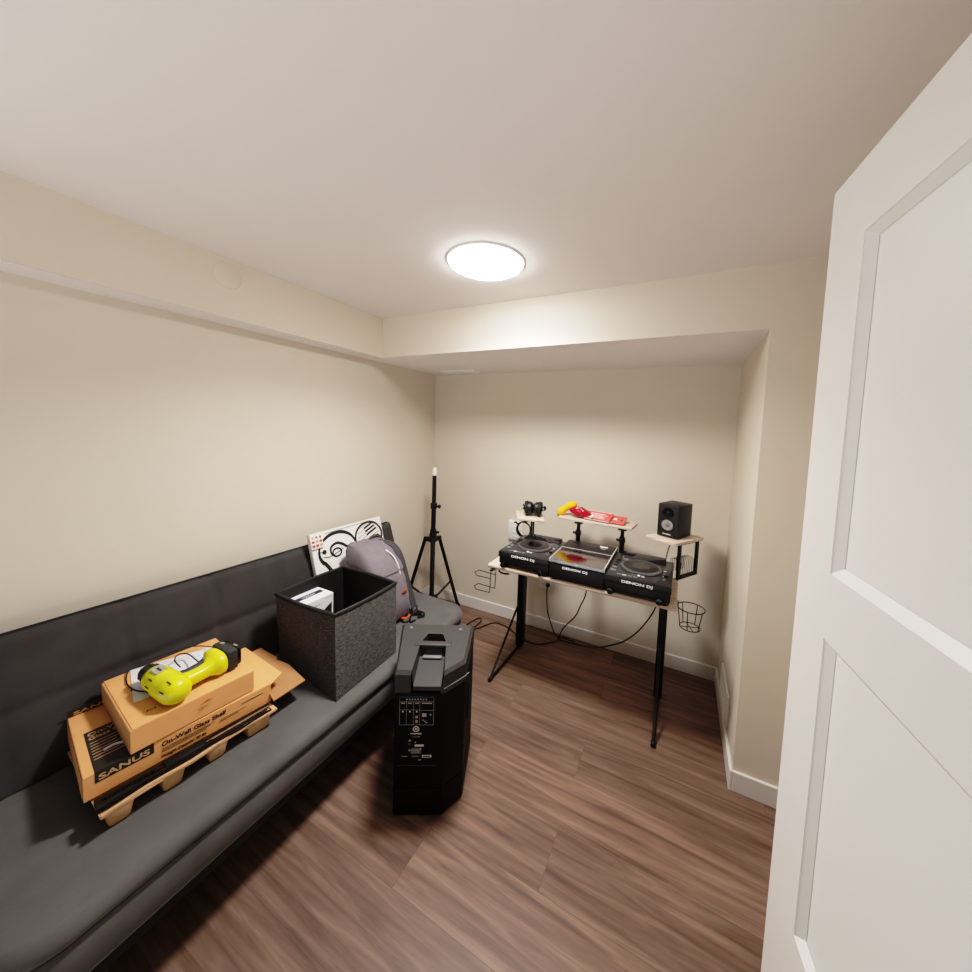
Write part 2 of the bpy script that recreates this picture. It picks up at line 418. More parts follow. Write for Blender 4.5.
for s in (-1, 1):
    b = MB(); b.box((s*.026, 0, .0065), (.03, .034, .003), M['white'], bev=.001, X=L); b.box((s*.026, .005, .0082), (.008, .002, .0006), M['ink'], X=L); b.box((s*.026, -.005, .0082), (.008, .002, .0006), M['ink'], X=L); b.build('socket', t)
t = plate('wall_plate', 'white rectangular wall box behind the desk below the headphones', 'wall plate', backwall(-1.195, .762), .125, .17)
L = Matrix.Translation(-t.location) @ backwall(-1.195, .762)
b = MB()
b.box((0, 0, .016), (.105, .15, .02), M['plate'], bev=.006, X=L); b.box((.01, -.045, .0265), (.05, .018, .002), M['white'], bev=.0008, X=L); b.box((.01, -.012, .0265), (.05, .018, .002), M['white'], bev=.0008, X=L)
b.build('switch_panel', t)
# register low on the alcove side wall (faces -x)
SX = frame((XC, 2.225, .195), (0, -1, 0), (0, 0, 1))
t = thing('wall_register', 'white wall register low on the alcove side beside the desk', 'vent', SX.translation)
L = Matrix.Translation(-SX.translation) @ SX
b = MB()
for s in (-1, 1):
    b.box((0, s*.071, .006), (.32, .02, .012), M['plate'], bev=.003, X=L); b.box((s*.151, 0, .006), (.02, .14, .012), M['plate'], bev=.003, X=L)
b.build('frame', t)
b = MB(); b.box((0, 0, .001), (.29, .13, .002), M['lgrey'], X=L)
for k in range(9): b.box((0, -.056+k*.014, .006), (.29, .003, .013), M['plate'], rot=(R(35), 0, 0), X=L)
b.build('louvre', t)

# ------------------------------------------------------------------ sofa
SEAT = .405
def smooth(a, k=6): return a
t = thing('sofa', 'charcoal velvet armless futon sofa along the left wall', 'sofa', (-1.6, 1.0, 0))
O = Vector(t.location)
ya, yb = .12, 1.955
def roundin(y, r, ya=ya, yb=yb):
    d = min(y-ya, yb-y)
    return 0 if d >= r else r-math.sqrt(max(0, r*r-(r-d)**2))
def ys(ya, yb, n=60, r=.10):
    out = [ya+r*(1-math.cos(PI/2*k/10)) for k in range(10)]
    out += [ya+r+(yb-ya-2*r)*k/n for k in range(n+1)]
    out += [yb-r*(1-math.cos(PI/2*k/10)) for k in range(9, -1, -1)]
    return out
def arc(cx, cz, r, a0, a1, n=5): return [(cx+r*math.cos(R(a0+(a1-a0)*k/n)), cz+r*math.sin(R(a0+(a1-a0)*k/n))) for k in range(n+1)]
def sweep(prof, rc, ya, yb, front, m, vr=.02):
    """sweep an x-z profile along y; plan corners rounded by rc at the front side, end faces rounded by vr"""
    rings = []
    cx = sum(p[0] for p in prof)/len(prof); cz = sum(p[1] for p in prof)/len(prof)
    Y = ys(ya, yb, 50, max(rc, .03))
    for y in Y:
        ins = roundin(y, rc, ya, yb); e = roundin(y, vr, ya, yb)
        ring = []
        for x, z in prof:
            k = max(0, min(1, (x-front[0])/(front[1]-front[0])))
            x2 = x-ins*k
            ring.append((x2-(e if x2 > cx else -e)*.6, y, z-(e if z > cz else -e)*.6))
        rings.append([Vector(p)-O for p in ring])
    b = MB(); b.loft(rings, m); return b
# upper seat pad
prof = [(-1.93, SEAT-.005), (-1.7, SEAT), (-1.5, SEAT+.002), (-1.3, SEAT+.002)]+arc(-1.235, SEAT-.032, .034, 90, 0)+[(-1.203, SEAT-.045), (-1.215, SEAT-.055), (-1.9, SEAT-.055)]
sweep(prof, .12, ya, yb, (-1.55, -1.22), M['sofa']).build('seat_cushion', t, sharp=50)
prof = [(-1.93, SEAT-.056), (-1.235, SEAT-.056), (-1.214, SEAT-.06), (-1.203, SEAT-.08), (-1.203, .255), (-1.214, .235), (-1.235, .225), (-1.9, .225)]
sweep(prof, .11, ya+.01, yb-.01, (-1.55, -1.22), M['sofa']).build('seat_base', t, sharp=50)
b = MB(); b.box((-1.57-O.x, (ya+yb)/2-O.y, .195), (.66, yb-ya-.12, .055), M['sofadark'], bev=.008); b.build('frame', t)
for y in (ya+.14, yb-.14):
    for x in (-1.87, -1.30):
        b = MB(); b.cyl((x-O.x, y-O.y, .17), (x-O.x, y-O.y, 0), .022, M['blkmetal'], r1=.014); b.build('leg', t)
# backrest: tufted slab leaning on the wall
ye = 2.005
p0, p1 = Vector((-1.79, 0, SEAT+.004)), Vector((-1.945, 0, .862))
up = (p1-p0).normalized(); nb = Vector((up.z, 0, -up.x))               # out of the front face
Lb = (p1-p0).length
nu, nv = 130, 44
rows = []
for i in range(nu+1):
    y = .10+(ye-.10)*i/nu; row = []
    for j in range(nv+1):
        v = Lb*j/nv
        d = 0
        for sy in (.25, .55, .85, 1.15, 1.45, 1.75): d += .011*math.exp(-abs(y-sy)/.014)
        d += .012*math.exp(-abs(v-.235)/.014)
        edge = min(y-.10, ye-y, Lb-v)
        d += .03*(1-min(1, edge/.035))**2.2
        for sy in (.25, .55, .85, 1.15, 1.45, 1.75): d += .004*math.exp(-((y-sy)**2+(v-.235)**2)/.0012)
        row.append(p0+up*v+Vector((0, y, 0))-nb*d-O)
    rows.append(row)
b = MB(); tm = bmesh.new()
V = [[tm.verts.new(p) for p in r] for r in rows]
for i in range(nu):
    for j in range(nv): tm.faces.new((V[i][j], V[i+1][j], V[i+1][j+1], V[i][j+1]))
loop = [V[i][0] for i in range(nu+1)]+[V[nu][j] for j in range(1, nv+1)]+[V[i][nv] for i in range(nu-1, -1, -1)]+[V[0][j] for j in range(nv-1, 0, -1)]
bk = [tm.verts.new(v.co-nb*.065-up*0) for v in loop]
for v in bk:
    if v.co.x+O.x < XL+.016: v.co.x = XL+.016-O.x
n = len(loop)
for i in range(n): tm.faces.new((loop[i], loop[(i+1) % n], bk[(i+1) % n], bk[i]))
tm.faces.new(bk[::-1])
b.merge(tm, M['sofashade'])
# piping along the top edge
b.tube([p1+Vector((0, .12, 0))-nb*.034+up*.002-O, p1+Vector((0, ye-.02, 0))-nb*.034+up*.002-O], .006, M['sofadark'])
b.build('backrest', t, sharp=60)

# ------------------------------------------------------------------ picture leaning on the sofa back
pb, pt = Vector((-1.758, 1.310, SEAT+.006)), Vector((-1.906, 1.294, .934))
PX = frame(pb, (0, 1, 0), pt-pb)
S = .535
t = thing('framed_picture', 'square white picture of black treble clef and piano keys leaning on the sofa back', 'picture', pb)
L = Matrix.Translation(-pb) @ PX
b = MB(); b.box((S/2, .274, -.016), (S, .548, .03), M['canvas'], bev=.003, X=L); b.build('canvas', t)
def ribbon(b, pts, w, m, X, z=.0006, k=8, closed=False):
    P = spline([Vector((x, y, 0)) for x, y in pts], k, closed); n = len(P); A = []
    ww = lambda i: (w(i/(n-1)) if callable(w) else w)/2
    t = bmesh.new(); rows = []
    for i in range(n):
        a = P[(i-1) % n] if closed or i else P[i]; c = P[(i+1) % n] if closed or i < n-1 else P[i]
        d = (c-a).normalized(); nn = Vector((-d.y, d.x, 0))
        rows.append((t.verts.new(P[i]+nn*ww(i)+Vector((0, 0, z))), t.verts.new(P[i]-nn*ww(i)+Vector((0, 0, z)))))
    for i in range(n if closed else n-1):
        a, c = rows[i], rows[(i+1) % n]; t.faces.new((a[0], a[1], c[1], c[0]))
    b.merge(t, m, X, recalc=False)
def disc(b, x, y, r, m, X, z=.0006, n=20): b.poly([(x+r*math.cos(2*PI*i/n), y+r*math.sin(2*PI*i/n), z) for i in range(n)], m, X)
b = MB()
# two-lobed heart outline: left lobe with the clef, right lobe of piano keys
cx1, cy1, r1 = .168, .418, .130
lobe = [(cx1+r1*math.cos(R(a)), cy1+r1*.8*math.sin(R(a))) for a in range(8, 226, 12)]+[(.16, .20), (.27, .06)]
ribbon(b, lobe, lambda q: .010+.012*abs(math.sin(q*5)), M['artblk'], L)
cx2, cy2, r2 = .412, .438, .110
ribbon(b, [(cx2+r2*math.cos(R(a)), cy2+r2*.86*math.sin(R(a))) for a in range(-30, 216, 12)]+[(.30, .37)], .014, M['artblk'], L)
ribbon(b, [(.505, .38), (.45, .22), (.27, .06)], .016, M['artblk'], L)
for k in range(8):                                          # keys slanting across the right lobe
    off = -.085+k*.024
    hw = math.sqrt(max(0, .094**2-off**2))*.95
    a0 = Vector((cx2, cy2))+Vector((-.34, .94))*off
    dv = Vector((.94, .34))
    q0, q1 = a0-dv*hw, a0+dv*hw
    ribbon(b, [tuple(q0), tuple(q1)], .003, M['artblk'], L, k=2)
    if k in (1, 2, 4, 5, 6):
        m0 = a0-dv*(hw*.15); ribbon(b, [tuple(m0+Vector((-.34, .94))*.006), tuple(q1-dv*.01+Vector((-.34, .94))*.006)], .013, M['artblk'], L, k=2, z=.0008)
# clef: spiral, wave and dots
ribbon(b, [(.155+.030*math.cos(2*PI*i/16), .402+.024*math.sin(2*PI*i/16)) for i in range(16)], .011, M['artblk'], L, closed=True, k=2)
ribbon(b, [(.125, .390), (.114, .410), (.122, .443), (.164, .457), (.203, .440), (.233, .415), (.264, .402), (.292, .408), (.288, .424), (.262, .428), (.238, .420)], lambda q: .007+.010*math.sin(PI*min(1, q*1.3)), M['artblk'], L)
ribbon(b, [(.061, .397), (.10, .388), (.15, .398), (.203, .414)], .005, M['artblk'], L)
disc(b, .073, .425, .014, M['artblk'], L)
ribbon(b, [(.036, .43), (.073, .425)], .005, M['artblk'], L, k=2)
ribbon(b, [(.09, .532), (.44, .538), (.515, .485)], .007, M['lgrey'], L, k=1)
b.build('artwork', t)
b = MB(); b.box((.030, .500, .006), (.078, .085, .012), M['canvas'], bev=.003, X=L)
for i in range(3):
    for j in range(3):
        b.box((.006+i*.024, .476+j*.024, .0122), (.017 if j < 2 else .012, .014, .0006), M['redink'] if (i+j) % 3 < 2 else M['tan'], X=L)
b.build('corner_sticker', t)

# ------------------------------------------------------------------ storage basket
t = thing('storage_basket', 'grey woven fabric storage cube with black rim standing on the sofa', 'basket', (-1.5, 1.19, SEAT+.004))
O = Vector(t.location)
bot = [(-1.725, 1.03), (-1.253, .982), (-1.275, 1.36), (-1.715, 1.40)]
top = [(-1.728, 1.012), (-1.318, 1.024), (-1.326, 1.405), (-1.740, 1.405)]
ZT = .752
def ringpts(c, z, n=9, bow=0, ins=0):
    out = []; ctr = Vector((sum(p[0] for p in c)/4, sum(p[1] for p in c)/4, 0))
    for k in range(4):
        a, d = Vector((*c[k], 0)), Vector((*c[(k+1) % 4], 0)); e = (d-a); nn = Vector((e.y, -e.x, 0)).normalized()
        for i in range(n):
            q = i/n; p = a+e*q+nn*(bow*math.sin(PI*q))
            p = p+(ctr-p).normalized()*ins
            out.append(Vector((p.x, p.y, z))-O)
    return out
def mixc(q): return [(bot[k][0]*(1-q)+top[k][0]*q, bot[k][1]*(1-q)+top[k][1]*q) for k in range(4)]
b = MB()
zb = SEAT+.004
outer = [ringpts(mixc(q), zb+(ZT-zb)*q, bow=.012*q) for q in (0, .25, .5, .75, 1)]
inner = [ringpts(mixc(q), zb+.008+(ZT-zb-.008)*q, bow=.012*q, ins=.012) for q in (1, .5, 0)]
b.loft(outer, M['weave'], cap=False)
b.loft([outer[0], inner[-1]], M['weave'], cap=False)
b.build('body', t, sharp=40)
b = MB(); b.loft(inner, M['lining'], cap=False); b.poly(inner[-1], M['lining']); b.build('lining', t)
b = MB(); b.tube([p+Vector((0, 0, -.002)) for p in ringpts(top, ZT, bow=.012, ins=.004)], .010, M['lining'], closed=True); b.build('rim', t)
# white carton inside
BX = frame((-1.652, 1.05, .60), (-.12, 0, 0), (0, .21, 0))
t = thing('gadget_carton', 'white printed carton with navy stripe inside the storage basket', 'box', (-1.69, 1.17, SEAT+.02))
O2 = Vector(t.location)
x0, x1, yy0, yy1, z0, z1 = -1.728, -1.605, 1.055, 1.238, SEAT+.02, .70
b = MB(); b.box(((x0+x1)/2-O2.x, (yy0+yy1)/2-O2.y, (z0+z1)/2-O2.z), (x1-x0, yy1-yy0, z1-z0), M['boxwhite'], bev=.0015, seg=1)
b.box((-1.675-O2.x, 1.146-O2.y, z1+.0004-O2.z), (.032, .150, .0008), M['navy'])
b.text('WIRELESS', .016, M['white'], frame(Vector((-1.667, 1.11, z1+.001))-O2, (0, 1, 0), (-1, 0, 0)))
fx = x1+.0005
def fr(y, z): return frame(Vector((fx, y, z))-O2, (0, 1, 0), (0, 0, 1))
b.poly([(fx-O2.x, y-O2.y, z-O2.z) for y, z in ((1.062, .655), (1.10, .684), (1.10, .62), (1.062, .62))], M['navy'])
b.poly([(fx-O2.x, y-O2.y, z-O2.z) for y, z in ((1.14, .60), (1.228, .655), (1.228, .58), (1.14, .58))], M['ink'])
b.box((fx-O2.x, 1.14-O2.y, .668-O2.z), (.0006, .05, .004), M['lgrey']); b.box((fx-O2.x, 1.21-O2.y, .685-O2.z), (.0006, .04, .003), M['lgrey'])
b.build('carton', t)
b = MB()
for k in range(5):
    b.tube([(-1.55+.14*math.cos(k*1.7+i*.9)*(.5+.1*k), 1.22+.14*math.sin(k*1.3+i*.9)*.9, .46+.03*k+.02*math.sin(i)) for i in range(7)], .004, M['cable'], smooth=5)
tag(b.build('cable_bundle', org=(-1.5, 1.22, .46)), 'tangled black cables lying inside the storage basket', 'cable')

# ------------------------------------------------------------------ backpack
t = thing('backpack', 'mauve grey backpack with orange pull tabs leaning behind the storage basket', 'backpack', (-1.6, 1.62, SEAT+.004))
O = Vector(t.location)
def superring(cx, cy, rx, ry, z, e=2.8, n=32, yaw=0):
    out = []
    for i in range(n):
        a = 2*PI*i/n; c, s_ = math.cos(a), math.sin(a)
        x = rx*math.copysign(abs(c)**(2/e), c); y = ry*math.copysign(abs(s_)**(2/e), s_)
        x, y = x*math.cos(yaw)-y*math.sin(yaw), x*math.sin(yaw)+y*math.cos(yaw)
        out.append(Vector((cx+x, cy+y, z))-O)
    return out
prof = [(-1.58, 1.572, .100, .110, SEAT+.006), (-1.58, 1.572, .132, .122, SEAT+.04), (-1.60, 1.572, .140, .126, .55), (-1.63, 1.572, .138, .128, .65), (-1.662, 1.572, .128, .128, .74), (-1.70, 1.572, .098, .120, .815), (-1.722, 1.573, .060, .100, .848), (-1.73, 1.574, .015, .04, .853)]
b = MB(); b.loft([superring(cx, cy, rx, ry, z, e=4.2, yaw=R(-3)) for cx, cy, rx, ry, z in prof], M['pack']); b.build('body', t, sharp=50)
b = MB(); b.loft([superring(cx, cy, rx, ry, z, e=4.2, yaw=R(-3)) for cx, cy, rx, ry, z in ((-1.648, 1.572, .132, .122, .700), (-1.652, 1.572, .143, .133, .704), (-1.668, 1.572, .135, .133, .75), (-1.704, 1.572, .104, .126, .823), (-1.726, 1.573, .064, .104, .857), (-1.735, 1.574, .016, .045, .862))], M['pack']); b.build('top_flap', t, sharp=50)
b = MB(); b.tube([Vector(p)-O for p in ((-1.60, 1.60, .823), (-1.555, 1.615, .79), (-1.525, 1.625, .74), (-1.508, 1.63, .68))], .0045, M['white'], smooth=5); b.build('piping', t)
b = MB(); b.tube([Vector(p)-O for p in ((-1.70, 1.64, .850), (-1.62, 1.672, .835), (-1.558, 1.682, .77), (-1.515, 1.692, .64), (-1.470, 1.70, .50), (-1.44, 1.70, .425))], .027, M['packdark'], smooth=6, flat=.45)
b.build('shoulder_strap', t, sharp=60)
b = MB(); b.tube([Vector(p)-O for p in ((-1.745, 1.60, .845), (-1.75, 1.63, .872), (-1.745, 1.68, .866), (-1.73, 1.70, .835))], .010, M['packdark'], smooth=6); b.build('haul_loop', t)
b = MB()
b.box(Vector((-1.45, 1.70, .445))-O, (.03, .04, .03), M['blk'], rot=(.4, .3, .3), bev=.005)
b.box(Vector((-1.42, 1.70, .421))-O, (.05, .02, .012), M['blk'], rot=(0, .3, .8), bev=.003)
b.tube([Vector(p)-O for p in ((-1.43, 1.70, .435), (-1.39, 1.715, .428), (-1.375, 1.70, .418), (-1.40, 1.67, .415))], .006, M['blk'], smooth=5)
b.tube([Vector(p)-O for p in ((-1.45, 1.68, .423), (-1.43, 1.64, .417), (-1.40, 1.61, .416), (-1.39, 1.64, .415))], .005, M['blk'], smooth=5)
b.build('buckle', t)
for (p, q) in (((-1.505, 1.62, .56), (-1.455, 1.635, .60)), ((-1.47, 1.60, .428), (-1.41, 1.615, .452))):
    b = MB(); b.tube([Vector(p)-O, (Vector(p)+Vector(q))/2+Vector((.016, -.016, .0))-O, Vector(q)-O], .011, M['orange'], smooth=6, flat=.4); b.build('pull_tab', t)

# ------------------------------------------------------------------ cardboard boxes, paper, drill
# moulded tray under the long carton
ux = Vector((.065, .46, 0)).normalized(); vx = Vector((-ux.y, ux.x, 0))   # along the box front, and back toward the wall
ut = Vector((.03, .46, 0)).normalized(); vt = Vector((-ut.y, ut.x, 0))
t = thing('pulp_tray', 'moulded brown pulp tray with rounded feet under the open carton', 'tray', (-1.40, .46, SEAT+.003))
O = Vector(t.location)
F0 = Vector((-1.392, .335, 0))
TX = frame(F0+Vector((0, 0, SEAT+.003))-O, ut, vt)
b = MB()
b.prism([(0, 0), (.46, 0), (.46, .38), (0, .38)], .054, .058, M['pulp'], X=TX)
b.prism([(0, -.006), (.05, .0), (.10, .004), (.20, -.008), (.24, -.004), (.33, .004), (.40, -.004), (.46, -.008), (.466, .004), (.40, .008), (.33, .014), (.24, .006), (.20, .004), (.10, .014), (0, .006)], .054, .066, M['pulp'], X=TX, bev=.003)
b.prism([(.45, -.006), (.466, -.006), (.466, .38), (.45, .38)], .054, .064, M['pulp'], X=TX, bev=.003)
b.build('rim', t)
for k in range(4):
    for j in range(2):
        x = .01+k*.118; y = .012+j*.30; w_ = .062 if k < 3 else .085
        b = MB(); b.hexa([(x+.008, y, 0), (x+w_-.008, y, 0), (x+w_-.008, y+.06, 0), (x+.008, y+.06, 0), (x, y-.012, .056), (x+w_, y-.012, .056), (x+w_, y+.075, .056), (x, y+.075, .056)], M['pulp'], bev=.009, X=TX); b.build('foot', t)
t = thing('shelf_bracket', 'black metal shelf bracket with silver rail lying on pulp tray edge', 'bracket', (-1.42, .55, SEAT+.068))
O = Vector(t.location)
TX = frame(Vector((-1.428, .35, SEAT+.0635))-O, Vector((.045, .42, 0)), Vector((-.42, .045, 0)))
b = MB(); b.box((.12, .0, .012), (.27, .045, .018), M['blkgloss'], bev=.004, X=TX); b.box((.18, -.004, .021), (.10, .035, .010), M['blk'], bev=.004, X=TX); b.build('bracket_arm', t)
b = MB(); b.box((.335, -.006, .018), (.20, .007, .007), M['chrome'], bev=.002, X=TX); b.box((.335, .008, .012), (.20, .016, .014), M['blkgloss'], bev=.002, X=TX); b.box((.335, -.018, .006), (.20, .008, .008), M['blkgloss'], bev=.002, X=TX); b.build('rail', t)

ZLB = SEAT+.070
t = thing('long_carton', 'long open brown carton with black printed panel under the smaller box', 'box', (-1.47, .36, ZLB))
O = Vector(t.location)
LX = frame(Vector((-1.476, .325, ZLB))-O, ux, vx)     # x along the front edge, y toward the wall, z up
LL, LW, LH = .485, .355, .075
b = MB(); b.box((LL/2, LW/2, LH/2), (LL, LW, LH), M['card'], bev=.0015, seg=1, X=LX)
b.box((.0, LW/2, LH*.5), (.004, LW-.02, LH-.012), M['cardin'], X=LX)
# black panel wrapping the top and front at the left end
b.box((.085, .110, LH+.0004), (.125, .22, .0008), M['ink'], X=LX)
b.box((.085, -.0004, LH-.016), (.125, .0008, .033), M['ink'], X=LX)
FX = LX @ frame((0, -.0009, 0), (1, 0, 0), (0, 0, 1))
TXt = LX @ frame((0, 0, LH+.0009), (1, 0, 0), (0, 1, 0))
b.text('SANUS', .034, M['tan'], FX @ Matrix.Translation((.029, LH-.027, 0)) @ Matrix.Diagonal((1.05, .72, 1, 1)), bold=.0008)
b.text('On-Wall', .026, M['tan'], TXt @ Matrix.Translation((.028, .190, 0)), bold=.0004)
b.text('Glass Shelf', .022, M['tan'], TXt @ Matrix.Translation((.028, .168, 0)), bold=.0004)
for k in range(7): b.box((.028+(.075-.01*(k % 3))/2, .150-k*.015, .0001), (.075-.01*(k % 3), .003, .0004), M['tan'], X=TXt)
b.tube([(.05, .085, .001), (.075, .088, .001), (.10, .072, .001)], .004, M['white'], X=TXt, smooth=4)
b.text('On-Wall Glass Shelf', .021, M['ink'], FX @ Matrix.Translation((.165, LH-.026, 0)), bold=.0003)
for k in range(3): b.box((.165+.07-.006*k, LH-.034-k*.005, .0001), (.14-.012*k, .0016, .0004), M['inkt'], X=FX)
b.text('Weight Capacity: 20 lbs', .012, M['ink'], FX @ Matrix.Translation((.165, .012, 0)))
b.box((.42, LH-.022, .0001), (.07, .003, .0004), M['inkt'], X=FX); b.box((.36, LH-.040, .0001), (.08, .0016, .0004), M['inkt'], X=FX); b.box((.345, LH-.046, .0001), (.06, .0016, .0004), M['inkt'], X=FX)
b.build('carton', t)
def sheet(P, th, m):
    tm = bmesh.new(); f = tm.faces.new([tm.verts.new(Vector(p)-O) for p in P]); r_ = bmesh.ops.extrude_face_region(tm, geom=[f])
    bmesh.ops.translate(tm, vec=(0, 0, th), verts=[g for g in r_['geom'] if isinstance(g, bmesh.types.BMVert)]); b.merge(tm, m)
zt_ = ZLB+LH
b = MB(); sheet([(-1.411, .798, zt_-.012), (-1.428, .80, zt_-.006), (-1.75, .845, zt_-.006), (-1.745, .885, zt_-.008), (-1.44, .868, zt_-.010)], .004, M['card']); b.build('end_flap', t)
b = MB(); sheet([(-1.405, .80, ZLB+.03), (-1.75, .86, ZLB+.03), (-1.752, .955, ZLB+.024), (-1.62, .957, ZLB+.02), (-1.61, .945, ZLB+.02), (-1.535, .955, ZLB+.018), (-1.384, .932, ZLB+.012), (-1.382, .80, ZLB+.012)], .004, M['cardin']); b.build('end_flap', t)
b = MB(); b.hexa([(.0, LW-.004, LH), (.30, LW-.004, LH), (.30, LW, LH), (.0, LW, LH), (.0, LW-.012, LH+.026), (.30, LW-.012, LH+.026), (.30, LW-.008, LH+.026), (.0, LW-.008, LH+.026)], M['ink'], X=LX)
b.text('SANUS', .028, M['tan'], LX @ frame((.012, LW-.0055, LH+.004), (1, 0, 0), (0, -.31, 1)) @ Matrix.Diagonal((1.2, .75, 1, 1)), bold=.0006)
b.build('back_flap', t)

ZU = ZLB+LH+.0015
t = thing('shipping_box', 'small closed brown cardboard box lying on top of the long carton', 'box', (-1.617, .60, ZU))
O = Vector(t.location)
UL, UW, UH = .335, .360, .080
xd = Vector((.031, .32, 0)).normalized(); yd = Vector((-xd.y, xd.x, 0))
UX = frame(Vector((-1.619, .602, ZU))-xd*UL/2-yd*UW/2-O, xd, yd)
b = MB(); b.box((UL/2, UW/2, UH/2), (UL, UW, UH-.004), M['card'], bev=.002, seg=1, X=UX)
b.box((0, UW/2, UH*.5), (.002, UW-.006, UH-.012), M['cardin'], X=UX)
b.build('carton', t)
b = MB(); b.box((UL/2+.003, UW/2+.001, UH-.001), (UL-.004, UW+.002, .004), M['card'], bev=.0015, seg=1, X=UX)
b.poly([(UL*.5, -.003, UH-.03), (UL*.62, -.003, UH-.03), (UL*.56, -.014, UH-.012)], M['card'], X=UX)
UT = UX @ Matrix.Translation((0, 0, UH+.0012))
b.text('PCS', .014, M['inkt'], UT @ Matrix.Translation((.05, .055, 0)))
b.box((.075, .225, 0), (.055, .012, .0006), M['ink'], X=UT); b.text('QTY', .012, M['inkt'], UT @ Matrix.Translation((.06, .265, 0)))
b.text('ITEM', .013, M['ink'], UT @ Matrix.Translation((.09, .045, 0)))
b.build('lid', t)
ZB = ZU+UH+.0012
b = MB()
pp = [(-1.812, .526), (-1.592, .468), (-1.545, .60), (-1.638, .776), (-1.702, .80)]
tm = bmesh.new(); vv = [tm.verts.new((x, y, ZB+.0016)) for x, y in pp]; f = tm.faces.new(vv)
if f.normal.z < 0: f.normal_flip()
b.merge(tm, M['paper'], recalc=False)
for k in range(3): b.box((-1.76+.02*k, .62+.01*k, ZB+.0018), (.002, .12, .0002), M['lgrey'], rot=(0, 0, R(-24)))
b.prism([(-1.675, .69), (-1.645, .685), (-1.64, .725), (-1.66, .73)], ZB+.0017, ZB+.002, M['blue'])
tag(b.build('paper_sheet', org=(-1.68, .62, ZB)), 'white instruction sheet with blue mark under the lime drill', 'paper')

# cordless drill on its side: barrel across, handle running to the battery
t = thing('cordless_drill', 'lime yellow cordless drill lying on its side on the shipping box', 'drill', (-1.55, .60, ZB+.003))
O = Vector(t.location)
zc = ZB+.046
D0 = Vector((-1.682, .528, zc)); D1 = Vector((-1.44, .538, zc-.004))
ax = (D1-D0).normalized(); hx = Vector((-.05, 1, 0)).normalized()
AX = frame(D0-O, ax, (0, 0, 1)) @ Matrix.Rotation(PI/2, 4, 'Y')     # local z along the barrel
def bar(prof, m, b): b.lathe(prof, m, X=AX, seg=26)
b = MB(); bar([(0, .0), (.014, .0), (.017, .006), (.026, .012), (.029, .026), (.0295, .046), (.027, .056), (.0, .056)], M['toolgrey'], b)
for k in range(8):
    a = 2*PI*k/8; b.box((.0295*math.cos(a), .0295*math.sin(a), .036), (.004, .006, .020), M['blk'], rot=(0, 0, a), X=AX)
b.build('chuck', t)
b = MB(); bar([(0, .056), (.030, .056), (.037, .064), (.041, .09), (.0425, .13), (.0435, .165), (.0425, .172), (.0435, .176), (.0425, .208), (.036, .226), (.025, .237), (.0, .242)], M['lime'], b)
DXv = frame(D0+ax*.12-O, ax, (0, 0, 1))
for a in (-62, -40, -10): b.box((0, .0425*math.sin(R(50+a)), .0425*math.cos(R(50+a))), (.022, .003, .003), M['ink'], X=DXv)
for a in (15, -25): b.box((.085, .0425*math.sin(R(50+a)), .0425*math.cos(R(50+a))), (.024, .003, .003), M['ink'], X=DXv)
g0 = D0+ax*.168-O
rings = []
for q, w_, hgt, o in ((.0, .036, .030, 0), (.03, .030, .026, .006), (.055, .024, .022, .010), (.085, .0235, .022, .010), (.105, .026, .024, .006), (.122, .044, .034, -.008), (.130, .058, .040, -.014), (.150, .060, .041, -.016), (.156, .056, .038, -.016)):
    c = g0+hx*q+ax*o; rings.append([c+ax*(w_*math.copysign(abs(math.cos(2*PI*k/20))**.7, math.cos(2*PI*k/20)))+Vector((0, 0, -.002+hgt*math.copysign(abs(math.sin(2*PI*k/20))**.7, math.sin(2*PI*k/20)))) for k in range(20)])
b.loft(rings, M['lime'])
b.build('housing', t, sharp=50)
b = MB()
b.loft([[g0+hx*q+ax*(o-.018)+ax*(.018*math.cos(2*PI*k/14))+Vector((0, 0, .018*math.sin(2*PI*k/14))) for k in range(14)] for q, o in ((.018, -.012), (.035, -.008), (.065, -.004), (.095, -.008), (.112, -.018))], M['toolgrey'])
b.box(g0+hx*.045-ax*.034, (.026, .030, .022), M['blk'], rot=(0, 0, .15), bev=.006)
b.build('grip_pad', t, sharp=60)
b = MB(); DXm = frame(D0+ax*.105+Vector((0, .0, .0415))-O, ax, (0, 1, 0))
b.box((0, -.004, 0), (.045, .030, .004), M['label'], rot=(R(6), 0, 0), X=DXm); b.box((.002, -.004, .0022), (.028, .006, .0006), M['ink'], rot=(R(6), 0, 0), X=DXm); b.build('rating_label', t)
bc = g0+hx*.172-ax*.018
BXm = frame(bc, ax, hx)
b = MB(); b.box((0, .004, 0), (.116, .036, .076), M['toolgrey'], bev=.010, X=BXm); b.box((0, .026, 0), (.100, .022, .066), M['blkgloss'], bev=.007, X=BXm)
b.box((-.03, .01, .0385), (.022, .012, .003), M['chrome'], bev=.001, X=BXm); b.box((.02, .03, .0335), (.022, .007, .004), M['chrome'], X=BXm)
b.build('battery', t)
b = MB(); dz = ZB-.633
pts = [(-1.612, .60, .672), (-1.672, .606, .675), (-1.719, .636, .665), (-1.70, .658, .66), (-1.62, .65, .668), (-1.565, .646, .67)]
pts2 = [(-1.598, .517, .637), (-1.65, .494, .638), (-1.711, .490, .638), (-1.775, .506, .64), (-1.80, .532, .65), (-1.785, .61, .655), (-1.75, .695, .655), (-1.68, .744, .645), (-1.60, .755, .64)]
b.tube([(x, y, z+dz) for x, y, z in pts], .0022, M['cable'], smooth=8); b.tube([(x, y, z+dz) for x, y, z in pts2], .0020, M['cable'], smooth=8)
b.box((-1.585, .66, ZB+.035), (.035, .016, .012), M['blk'], rot=(0, 0, -.7), bev=.003)
